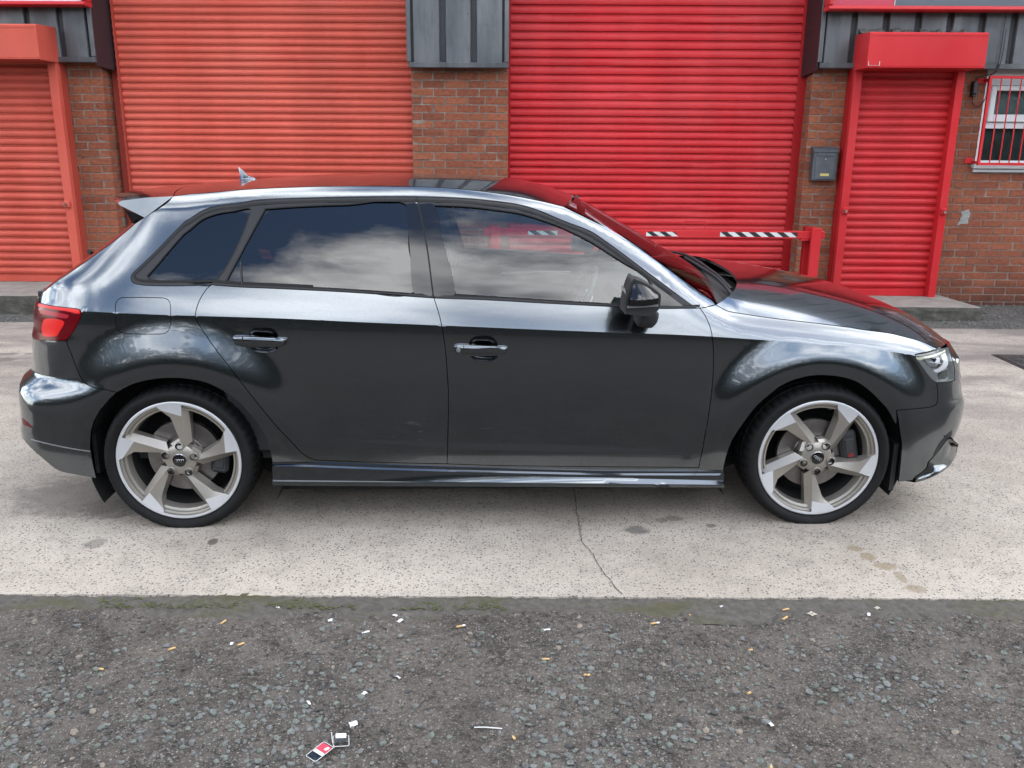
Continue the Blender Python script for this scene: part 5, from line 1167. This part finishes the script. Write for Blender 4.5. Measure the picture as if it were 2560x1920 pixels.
# ---- rear glass, spoiler, antenna
ce=S3('cpil_rear'); hgE=[(x-.004,y+.004,z) for x,y,z in ce]
hgM=[(x-.105,z+.012) for x,y,z in ce]
rw=loft('rear_window',hgE,[hgM[0],hgM[len(hgM)//2],hgM[-1]],MAT['gloss_black'],2.6,2.4,parent=tgo)
MB().tube(cr_s([(-.603,.0,1.022),(-.560,-.14,1.055),(-.515,-.30,1.085)],5),.009,8).build('rear_wiper',MAT['matte'],tgo,smooth=50)
sp=MB(); nt_=24; v=[]
for i in range(nt_+1):
    q=-1+2*i/nt_; u=abs(q)
    fx=-.108+.088*u**2.2; fz=1.366-.020*u**2.3; tx=-.405+.150*u**2.4; tz=1.334-.012*u**2.4; y0=q*.590; y1=q*.565
    v+=[(fx,y0,fz),(fx+(tx-fx)*.5,(y0+y1)/2,fz+(tz-fz)*.5+.005),(tx+.018,y1,tz+.004),(tx,y1,tz-.003),(tx+.006,y1,tz-.014),(fx-.115,q*.612,1.262+.004*(1-u))]
w=6; sp.add(v,[(i*w+j,i*w+j+1,(i+1)*w+j+1,(i+1)*w+j) for i in range(nt_) for j in range(w-1)]+[tuple(range(w)),tuple(nt_*w+j for j in range(w))]); spo=sp.build('roof_spoiler',MAT['paint'],tgo,smooth=35)
for sgn in (-1,1):
    fn=MB(); P=[(-.226,1.290),(-.136,1.262),(-.196,1.222)]
    for y in (-.575,): fn.add([(x,sgn*(.575+(.03 if j==1 else 0)),z) for j,(x,z) in enumerate(P)]+[(x-.01,sgn*.545,z) for x,z in P],[(0,1,2),(3,5,4),(0,3,4,1),(1,4,5,2),(2,5,3,0)])
    fn.build('spoiler_fin',MAT['gloss_black'],tgo)
an=MB(); v=[]
prof=[(.091,1.449),(.100,1.4455),(.112,1.432),(.127,1.413),(.140,1.4045),(.160,1.400),(.176,1.394),(.172,1.3885),(.100,1.3885),(.1005,1.412)]
ctr=np.array([.125,1.392]); n=len(prof)
for wy,sc in ((-.022,.0),(-.016,.6),(-.006,.97),(0,1),(.006,.97),(.016,.6),(.022,.0)):
    pass
base=[(.172,.008),(.150,.020),(.110,.024),(.098,.020)]
A=[(x,0,z) for x,z in prof]
ring=lambda k,h: None
an.add([(.091,.0,1.449),(.094,-.003,1.440),(.094,.003,1.440),(.112,0,1.432),(.100,-.007,1.412),(.100,.007,1.412),(.135,0,1.4065),(.0985,-.022,1.388),(.0985,.022,1.388),(.150,-.021,1.388),(.150,.021,1.388),(.180,0,1.390),(.158,-.004,1.4005),(.158,.004,1.4005)],
 [(0,1,3),(0,3,2),(1,4,6,3),(2,3,6,5),(0,2,1),(1,2,5,4),(4,7,9,12,6),(5,6,13,10,8),(4,5,8,7),(9,11,12),(10,13,11),(12,11,13),(6,12,13)])
an.build('shark_fin_antenna',MAT['paint'],car,smooth=75)
# ---- side skirt
def skirt(sgn):
    top=CUR['sill_top']; xs=np.linspace(top[0][0],top[-1][0],60); zt=np.interp(xs,[p[0] for p in top],[p[1] for p in top]); v=[];f=[]
    for i,(x,z) in enumerate(zip(xs,zt)):
        u=i/59; w=float(W(np.array([x]),np.array([z+.02]))[0]); w=.884
        sh=.016+.014*sst(0,.5,u); zb=.212-.018*u
        h_=.030*(1-u)**.8+.004
        prof=[(w-.006,z+.004),(w+.004,z-.001),(w+.0045,z-.010),(w+.013,z-.0155),(w+.0135,z-.022),(w+.014,min(z-.024,zb+.020+h_)),(w+.016+.016*u,zb+.013+.2*h_),(w+.030,zb+.0125+.2*h_),(w+.0305,zb+.001),(w-.02,zb-.003),(w-.10,zb+.01)]
        v+=[(x,sgn*a,c) for a,c in prof]
    k=len(prof); f=[(i*k+j,i*k+j+1,(i+1)*k+j+1,(i+1)*k+j) for i in range(59) for j in range(k-1)]+[tuple(range(k)),tuple(59*k+j for j in range(k))]
    b=MB(); b.add(v,f); return b.build('side_skirt',MAT['paint'],car,smooth=38)
skirt(-1); skirt(1)
# ---- handles and recesses
def bowl(poly,parent,depth):
    c=poly.mean(0); V=[];F=[];n=len(poly); rings=[1,.97,.9,.78,.6,.35,.12]
    for r in rings:
        q=c+(poly-c)*r; p=S(q[:,0],q[:,1]); nn=nrm(q[:,0],q[:,1]); p=p-nn*(depth*(1-r**3)+.0)
        V+=[tuple(x) for x in p]
    for k in range(len(rings)-1): F+=[(k*n+i,k*n+(i+1)%n,(k+1)*n+(i+1)%n,(k+1)*n+i) for i in range(n)]
    F.append(tuple((len(rings)-1)*n+i for i in range(n)))
    b=MB(); b.add(V,F); return b.build('handle_recess',MAT['paint'],parent,smooth=60)
def bar(name,outline,parent,lock):
    poly=np.array(crs(outline,.008,True)); c=poly.mean(0); V=[];F=[];n=len(poly)
    for off,sc in ((-.004,1.0),(.012,1.0),(.020,.975),(.025,.90),(.027,.72)):
        q=c+(poly-c)*np.array([1-(1-sc)*.35,sc]); p=S(q[:,0],q[:,1]); V+=[(x,y-off,z) for x,y,z in p]
    for k in range(4): F+=[(k*n+i,k*n+(i+1)%n,(k+1)*n+(i+1)%n,(k+1)*n+i) for i in range(n)]
    F.append(tuple(4*n+i for i in range(n)))
    b=MB(); b.add(V,F); o=b.build(name,MAT['paint'],parent,smooth=30)
    al=poly[:,0].min()+.040; zz=poly[:,1]; y=S(np.array([al]),np.array([c[1]]))[0][1]
    MB().box(al-.0012,al+.0012,y-.0285,y-.015,c[1]-.019,c[1]+.021).build('cap_seam',MAT['gap'],parent)
    if lock:
        m=MB(); m.lathe([(0,-.0035),(.0075,-.003),(.0088,0),(.0088,.006)],18); m.v=[(a+al-.021,b2+y-.0275,d+c[1]+.002) for a,b2,d in m.v]; m.build('key_barrel',MAT['silver'],parent,smooth=40)
bowl(hr,rdo,.030); bowl(hf,fdo,.030)
for q,p,l in ((CUR['handle_r'],rdo,False),(CUR['handle_f'],fdo,True)): bar('door_handle',q,p,l)
for o in (rdm,fdm):
    pass
# ---- door mirror
mr=empty('door_mirror',(1.84,-.95,.98),car)
HO=[(1.792,1.0819),(1.7803,1.05),(1.7716,1.015),(1.7694,.9799),(1.7698,.9534),(1.7816,.949),(1.8287,.9431),(1.8726,.9432),(1.8923,.9594),(1.902,.9698),(1.9054,.9889),(1.905,1.024),(1.8958,1.0342),(1.8671,1.056),(1.8372,1.0733),(1.8107,1.0834)]
ho=np.array(crs(HO,.008,True)); c=ho.mean(0)+np.array([-.006,-.006])
def sect(P,ys): 
    V=[];n=len(P)
    for y,sx,sz,dx in ys:
        q=np.array([c[0]+(P[:,0]-c[0])*sx+dx,c[1]+(P[:,1]-c[1])*sz]).T; V+=[(a,y,b2) for a,b2 in q]
    F=[(k*n+i,k*n+(i+1)%n,(k+1)*n+(i+1)%n,(k+1)*n+i) for k in range(len(ys)-1) for i in range(n)]
    F+=[tuple(range(n))[::-1],tuple((len(ys)-1)*n+i for i in range(n))]
    b=MB(); b.add(V,F); return b
def locm(o): o.location=(-1.84,.95,-.98); return o
lowP=ho.copy(); 
locm(sect(ho,[(-.905,.62,.70,.010),(-.925,.9,.93,.003),(-.955,1,1,0),(-1.03,1,1,0),(-1.052,.985,.985,0),(-1.062,.95,.95,.0)]).build('housing',MAT['matte'],mr,smooth=40))
TL,TR,CL,CRr,BL,BR=[np.array(q) for q in ((1.8030,-1.050,1.0850),(1.8877,-1.048,1.0365),(1.7835,-1.088,1.0105),(1.8895,-1.082,1.0165),(1.7812,-1.084,.9862),(1.8905,-1.078,.9942))]
V=[];nu=14
rows=[(TL+np.array([0,.03,0]),TR+np.array([0,.03,0])),(TL,TR)]+[(TL+(CL-TL)*t,TR+(CRr-TR)*t) for t in (.3,.65,.97)]+[(CL,CRr)]+[(CL+(BL-CL)*t,CRr+(BR-CRr)*t) for t in (.5,1)]+[(BL+np.array([0,.03,0]),BR+np.array([0,.03,0]))]
for k,(a_,b_) in enumerate(rows):
    for i in range(nu+1):
        u=i/nu; q=a_+(b_-a_)*u; bul=.014*math.sin(math.pi*u) if 1<k<8 else 0; q=q+np.array([0,-bul,.006*math.sin(math.pi*u) if k<2 else (-.002*math.sin(math.pi*u) if k>=5 else 0)]); V.append(tuple(q))
w=nu+1; b=MB(); b.add(V,[(k*w+i,k*w+i+1,(k+1)*w+i+1,(k+1)*w+i) for k in range(len(rows)-1) for i in range(nu)]); locm(b.build('mirror_cap',MAT['gloss_black'],mr,smooth=22))
SPT=np.array([(1.7755,.9838),(1.836,.9868),(1.8937,.9898),(1.8927,.9826),(1.8364,.9788),(1.7773,.9758)])
b=MB(); b.prism([tuple(p) for p in SPT],-1.071,-1.05); locm(b.build('indicator_strip',MAT['silver'],mr))
gs=MB(); gs.box(1.764,1.772,-1.05,-.92,.958,1.06,0,.003); 
P=[(1.7715,.952),(1.7715,.985),(1.7765,1.02),(1.7865,1.055),(1.7975,1.0835),(1.8045,1.0855),(1.7935,1.05),(1.7838,1.015),(1.7795,.982),(1.7795,.952)]
g2=MB(); g2.prism(P,-1.0668,-.93); locm(g2.build('glass_bezel',MAT['satin'],mr,smooth=30)); locm(MB().box(1.7735,1.7745,-1.04,-.93,.965,1.04).build('mirror_glass',MAT['chrome'],mr))
FO=[(1.8409,.930),(1.8985,.930),(1.9174,.9358),(1.9219,.922),(1.9165,.8945),(1.9036,.8775),(1.8948,.8714),(1.8598,.8729),(1.8412,.8821),(1.8375,.8959)]
fo=np.array(crs(FO,.008,True)); cF=fo.mean(0); V=[];n=len(fo)
for y,s_,dz in ((-.80,.85,-.004),(-.86,.92,0),(-.92,1,0),(-.95,.98,.004),(-.965,.85,.012),(-.972,.6,.02)):
    q=cF+(fo-cF)*s_; V+=[(a,y,b2+dz) for a,b2 in q]
b=MB(); b.add(V,[(k*n+i,k*n+(i+1)%n,(k+1)*n+(i+1)%n,(k+1)*n+i) for k in range(5) for i in range(n)]+[tuple(5*n+i for i in range(n))]); locm(b.build('mirror_foot',MAT['matte'],mr,smooth=40))
# far-side mirror: mirrored copies of the same meshes
mr2=empty('door_mirror',(1.84,.95,.98),car); mr2.scale=(1,-1,1)
for ch in list(mr.children):
    o=ch.copy(); COL.objects.link(o); o.parent=mr2
# sail panel in front of the door glass
panel('sail_panel',path(CUR['sail']),MAT['gloss_black'],fdo,gap=0,off=.0022,flange=.003)
# ---- front intake, splitter
WG0=CUR['wing0'][0][0]
panel('air_intake',closedpath('intake'),MAT['matte'],fbo,gap=0,off=.0015,flange=.003)
SO=[(3.3072,0,0.3548),(3.2972,-0.3991,0.3548)]+[(3.2472, -0.7982, 0.3548), (3.2837, -0.7615, 0.32), (3.2856, -0.7572, 0.2854), (3.2552, -0.7911, 0.2704), (3.2254, -0.8129, 0.2523), (3.1686, -0.8556, 0.2415), (3.1074, -0.87, 0.2203), (3.0609, -0.8734, 0.2083)]
SI=[(3.2599,0,0.3838),(3.2499,-0.4159,0.3838)]+[(3.2099, -0.8318, 0.3838), (3.1958, -0.8362, 0.3762), (3.1725, -0.8437, 0.3495), (3.1524, -0.8501, 0.3223), (3.129, -0.8573, 0.2981), (3.1128, -0.8613, 0.2808), (3.1072, -0.8613, 0.2538), (3.0619, -0.8685, 0.2188)]
SO=cr_s(SO,6);SI=cr_s(SI,6); SO=[Vector((p.x,-p.y,p.z)) for p in SO[::-1]]+SO[1:]; SI=[Vector((p.x,-p.y,p.z)) for p in SI[::-1]]+SI[1:]
V=[]
for a_,b_ in zip(SO,SI):
    for t_ in (0,.25,.5,.75,1): 
        q_=b_.lerp(a_,t_); V.append((q_.x,q_.y,q_.z-.010*math.sin(math.pi*t_)))
    V.append((a_.x,a_.y,a_.z-.012)); V.append((a_.x-.06,a_.y*.95,a_.z-.016))
m_=len(SO); b=MB(); b.add(V,[(i*7+j,i*7+j+1,(i+1)*7+j+1,(i+1)*7+j) for i in range(m_-1) for j in range(6)]); b.build('front_splitter',MAT['paint'],fbo,smooth=38)
MB().prism([(3.0,.17),(3.24,.20),(3.26,.30),(3.0,.40)],-.50,.50,'y').build('bumper_core',MAT['gap'],fbo)
gl=np.array(crs([(3.72,.66),(AF-.01,.66),(AF-.01,.34),(3.80,.34),(3.70,.48)],.02,True)); panel('grille',gl,MAT['matte'],fbo,gap=0,off=.003,flange=.004,mirror=True)
# ---- wheels
RB=.2490
def wheel(name,loc_,rot,far=False):
    w=empty(name,loc_,car); w.scale=(1,-1,1) if far else (1,1,1)
    t=MB(); NA=216
    prof=[(.2505,.012),(.2535,.003),(.2560,.0005),(.2585,.0015),(.262,-.004),(.272,-.0105),(.283,-.0130),(.292,-.0125),(.2995,-.0090),(.306,-.002),(.3115,.007),(.3155,.016),(.3185,.030),(.3195,.058),(.3120,.060),(.3120,.068),(.3200,.070),(.3205,.105),(.312,.107),(.312,.116),(.3205,.118),(.320,.15),(.312,.152),(.312,.161),(.3195,.163),(.3185,.195),(.313,.212),(.300,.222),(.27,.224),(.2505,.215)]
    def mod(i,j):
        d=0
        if 9<=j<=13 and i%4==0: d-=.0052 if j>10 else .003
        if 16<=j<=20 and (i+2)%4==0: d-=.004
        if j==6: d+=0
        return d
    prof=[(.2505+(r_-.2505)*.84,d_) for r_,d_ in prof]
    t.lathe(prof,NA,mod=mod); zmin=-.2894
    t.v=[(x,y-(.006*max(0,(-z-.27))/.04 if y<.05 else 0),max(z,zmin)) for x,y,z in t.v]
    t.build('tyre',MAT['rubber'],w,smooth=32)
    rg_=MB(); prof=[(.2535,.014),(.2545,.006),(.2520,.0005),(.2490,-.0008),(.2415,-.0004),(.2405,.0022)]
    rm=empty('alloy_wheel',(0,0,0),w); rm.rotation_euler=(0,-rot,0)
    R3=lambda p:(p[0]*RB,p[2],p[1]*RB)
    # polished lip (also lathe) and spokes share one mesh with two finishes
    m=MB(); m.lathe(prof,96,1)
    m.lathe([(.2405,.0022),(.2375,.012),(.2300,.0145),(.2285,.022),(.2245,.0235),(.2235,.019),(.2160,.022),(.2130,.034),(.2105,.060)],96,0)
    for k in range(5):
        a=k*2*math.pi/5; ca,sa=math.cos(a),math.sin(a)
        q=lambda x,y,d:((x*ca-y*sa)*RB,d,(x*sa+y*ca)*RB)
        arc=lambda r,a0,a1,n,d:[q(r*math.cos(R_(a0+(a1-a0)*i/n)),r*math.sin(R_(a0+(a1-a0)*i/n)),d) for i in range(n+1)]
        A_=arc(.972,106.5,82.5,6,-.0009)
        B_=q(-.225,.875,.001);R1=q(.105,.765,.0045);T_=q(.122,.905,.0005)
        m.add([B_,R1,T_]+A_[::-1],[tuple(range(3+len(A_)))],1)                        # diamond-cut tip
        C_=q(-.085,.735,.013);HL_=q(.035,.30,.019);R0=q(.085,.20,.016);HL2=q(.065,.2,.019)
        m.add([HL2,R0,R1,B_,C_,HL_],[(0,1,2,5),(5,2,4),(4,2,3)],0)                     # left face
        Q0=q(.205,.30,.034);Q1=q(.200,.845,.030);Q2=q(.150,.93,.018)
        m.add([R0,Q0,Q1,Q2,T_,R1],[(0,1,2,5),(5,2,3,4)],0)                              # right facet
        BD=q(-.255,.90,.026);CD=q(-.105,.73,.060);HD=q(.0,.30,.062); 
        m.add([B_,C_,HL_,HD,CD,BD],[(0,1,4,5),(1,2,3,4)],0)
        m.add([Q0,Q1,q(.205,.86,.07),q(.19,.30,.07)],[(0,1,2,3)],0); m.add([A_[0],B_,BD,q(-.285,.925,.022)],[(0,1,2,3)],0)
        # web between the spokes at the hub
        m.add([q(.205,.30,.034),q(.085,.20,.016),q(-.06,.20,.016),q(-.150,.262,.030),q(-.02,.345,.036)],[(0,1,2,3,4)],0)
        m.add([q(.205,.30,.034),q(-.02,.345,.036),q(-.150,.262,.030),q(-.15,.262,.07),q(-.02,.345,.07),q(.205,.30,.07)],[(0,1,4,5),(1,2,3,4)],0)
    m.lathe([(.0001,.012),(.036,.0125),(.0415,.014),(.056,.0175),(.064,.022),(.070,.05)],40,0)
    m.build('spokes',[MAT['taupe'],MAT['polish']],rm,smooth=24)
    for k in range(5):
        a=R_(87)+k*2*math.pi/5; x,z=.242*RB*math.cos(a),.242*RB*math.sin(a)
        b=MB(); b.lathe([(.0158,.0085),(.0150,.0085),(.0138,.018),(.0138,.038),(0,.038)],20,0); b.lathe([(0,.020),(.0055,.020),(.0065,.022),(.0085,.0225),(.0092,.026),(.0092,.038)],6,1)
        b.lathe([(.0158,.0085),(.0172,.0095),(.0178,.020)],20,2)
        b.v=[(p[0]+x,p[1],p[2]+z) for p in b.v]; b.build('wheel_bolt',[MAT['gap'],MAT['caliper'],MAT['taupe']],rm,smooth=35)
    cpb=MB(); cpb.lathe([(0,.0065),(.024,.0068),(.0262,.0078)],32,0); cpb.lathe([(.0262,.0078),(.0270,.0062),(.0288,.0068),(.0293,.012)],32,1)
    em=[]
    for i in range(4):
        cx=(i-1.5)*.0085
        pts=[(cx+.0058*math.cos(t_),.0052,.0058*math.sin(t_)) for t_ in np.linspace(0,2*math.pi,25)]; cpb.tube(pts,.0010,6,1,False)
    cpb.build('centre_cap',[MAT['gloss_black'],MAT['chrome']],rm,smooth=40)
    bk=MB(); bk.lathe([(.045,.055),(.078,.055),(.080,.072),(.082,.074),(.150,.074),(.151,.096),(.08,.096)],64); bk.build('brake_disc',MAT['disc'],w,smooth=30)
    bl=MB(); bl.lathe([(.2105,.060),(.2095,.20),(.05,.205)],72); bl.build('barrel',MAT['gap'],w,smooth=40)
    vv=MB(); vv.tube([(.205*math.cos(R_(50)-rot),.045,.205*math.sin(R_(50)-rot)),(.214*math.cos(R_(50)-rot),.020,.214*math.sin(R_(50)-rot))],.0035,8); vv.build('valve',MAT['black'],w)
    return w
def caliper(w,ang,r,front):
    b=MB(); a=R_(ang)
    for i in range(1):
        L=.075 if front else .05; b.box(-.036,.036,.045,.12,-L,L,0,.012); b.box(-.020,.020,.040,.05,-L*.55,L*.55,0,.004)
        if front: b.box(-.012,.012,.037,.0405,-.038,-.022,1)
    b.v=[(p[0]*math.cos(a)-p[2]*math.sin(a)+r*math.cos(a),p[1],p[0]*math.sin(a)+p[2]*math.cos(a)+r*math.sin(a)) for p in b.v]
    b.build('brake_caliper',[MAT['caliper'],MAT['redmark']],w)
YW=-(HALF-.02); ZW=.3045
wr=wheel('wheel',(0,YW,ZW),0.0); wf=wheel('wheel',(2.637,YW,ZW),R_(-30.0)); caliper(wr,-8,.150,False); caliper(wf,12,.150,True)
wheel('wheel',(0,-YW,ZW),.3,True); wheel('wheel',(2.637,-YW,ZW),.9,True)
# ---- wheel-arch liners, underbody and dark inner shell
for cx,cz,r0 in ((.02,.30,.400),(2.615,.315,.400)):
    for sgn in (-1,1):
        b=MB(); b.lathe([(r0,sgn*.845),(r0+.004,sgn*.60),(.05,sgn*.60)],48,a0=R_(-28),a1=R_(208)); b.v=[(x+cx,y,z+cz) for x,y,z in b.v]; b.build('wheel_arch_liner',MAT['gap'],car,smooth=40)
ub=MB()
ub.box(.40,2.22,-.80,.80,.150,.26).box(-.55,3.25,-.56,.56,.17,.30).box(-.66,-.36,-.70,.70,.30,.46).box(3.0,3.25,-.50,.50,.19,.40); ub.build('underbody',MAT['gap'],car)
MB().box(2.965,2.985,-.845,-.62,.150,.36).build('splash_guard',MAT['matte'],car); MB().box(-.362,-.346,-.82,-.62,.235,.40).build('splash_guard',MAT['matte'],car)
# inner shell follows the side skin 45 mm inside, below the belt
def shell(sgn):
    al=np.linspace(-1.2,3.9,110); rows=[.30,.45,.6,.75,.86,.93]; V=[];F=[]
    for z in rows:
        p=S(al,np.full_like(al,z)); nn=nrm(al,np.full_like(al,z)); q=p-nn*.05
        # clear the wheel housings
        V+=[(x,-sgn*min(y,-.02) if False else (y if sgn<0 else -y),min(zz,float(ZS(np.array(x)))+.05)) for x,y,zz in q]
    k=len(al); keep=[]
    for r in range(len(rows)-1):
        for i in range(k-1):
            xm=V[r*k+i][0]; zm=(rows[r]+rows[r+1])/2
            if math.hypot(xm-.02,zm-.3)<.56 or math.hypot(xm-2.615,zm-.315)<.56: continue
            F.append((r*k+i,r*k+i+1,(r+1)*k+i+1,(r+1)*k+i))
    b=MB(); b.add(V,F); o=b.build('inner_shell',MAT['dash'],car,smooth=60); return o
shell(-1); shell(1)
# ---- interior
fl_=MB(); fl_.box(-.55,2.25,-.74,.74,.27,.31).box(-.60,-.52,-.62,.62,.3,.96).box(2.18,2.24,-.70,.70,.3,.90); fl_.build('cabin_floor',MAT['dash'],car)
loft('headliner',[(x,y+.05,z-.035) for x,y,z in railE],[(1.60,1.325),(1.43,1.37),(1.2,1.385),(.723,1.39),(.315,1.375),(-.05,1.345)],MAT['headliner'],2.2,2.3,flange=0,nt=20,ns=20)
ds=MB(); ds.prism([(1.78,.55),(1.74,.84),(1.80,.905),(2.0,.925),(2.19,.93),(2.19,.55)],-.70,.70,'y'); ds.build('dashboard',MAT['dash'],car,smooth=50)
hb=MB(); hb.prism([(1.80,.90),(1.83,.945),(1.95,.955),(2.05,.925)],-.56,-.18,'y'); hb.build('instrument_hood',MAT['dash'],car,smooth=50)
stw=empty('steering_wheel',(1.66,-.37,.86),car); stw.rotation_euler=(0,R_(-64),0)
b=MB(); b.tube([(.185*math.cos(t_),.185*math.sin(t_),0) for t_ in np.linspace(0,2*math.pi,41)],.015,10,0,False); b.build('rim',MAT['dash'],stw,smooth=60)
b=MB(); b.lathe([(0,.02),(.05,.018),(.065,.0),(.05,-.02)],24,axis='z'); b.box(-.18,.18,-.018,.018,-.008,.008,0,.004).box(-.018,.018,-.18,0,-.008,.008,0,.004); b.build('hub',MAT['dash'],stw,smooth=40)
for sy in (-1,1): 
    b=MB(); b.tube([(.075,sy*.085,-.03),(.02,sy*.115,-.034),(-.05,sy*.11,-.03)],.008,8); b.build('shift_paddle',MAT['silver'],stw,smooth=50)
def seat(x,y,rear=False):
    s=empty('seat',(x,y,.31),car); w=.25 if not rear else .62
    b=MB(); b.box(-.25,.27,-w,w,0,.22,0,.05); b.build('cushion',MAT['seat'],s,smooth=50)
    b=MB(); b.box(-.08,.07,-w,w,0,.60,0,.05); o=b.build('backrest',MAT['seat'],s,smooth=50); o.location=(-.22,0,.18); o.rotation_euler=(0,R_(-24),0)
    if not rear:
        b=MB(); b.box(-.05,.05,-.12,.12,0,.18,0,.04); o=b.build('headrest',MAT['seat'],s,smooth=50); o.location=(-.49,0,.775); o.rotation_euler=(0,R_(-14),0)
seat(1.18,-.37); seat(1.18,.37); seat(.38,0,True)
# far door cards with bright pull handle and release, seen through the front window
for sgn in (1,-1): MB().box(.18,2.12,sgn*.775-.02,sgn*.775+.02,.31,.885,0,.015).build('door_card',MAT['dash'],car,smooth=40)
MB().tube([(1.34,.735,.845),(1.50,.732,.850),(1.74,.735,.852)],[.006,.010,.007],8).build('pull_handle',MAT['silver'],car,smooth=50)
MB().tube([(1.80,.738,.838),(1.86,.725,.846),(1.93,.735,.842)],.006,8).build('door_release',MAT['chrome'],car,smooth=50)
pb=MB(); pb.tube([(1.05,.735,.90),(1.02,.69,1.05),(.97,.60,1.32)],.045,8); pb.tube([(1.05,-.735,.90),(1.02,-.69,1.05),(.97,-.60,1.32)],.03,8); pb.build('pillar_trim',MAT['headliner'],car,smooth=50)
b=MB(); b.box(1.70,1.72,-.11,.11,1.235,1.29,0,.008); b.tube([(1.71,0,1.28),(1.68,0,1.32)],.012,8); b.build('rear_view_mirror',MAT['matte'],car)
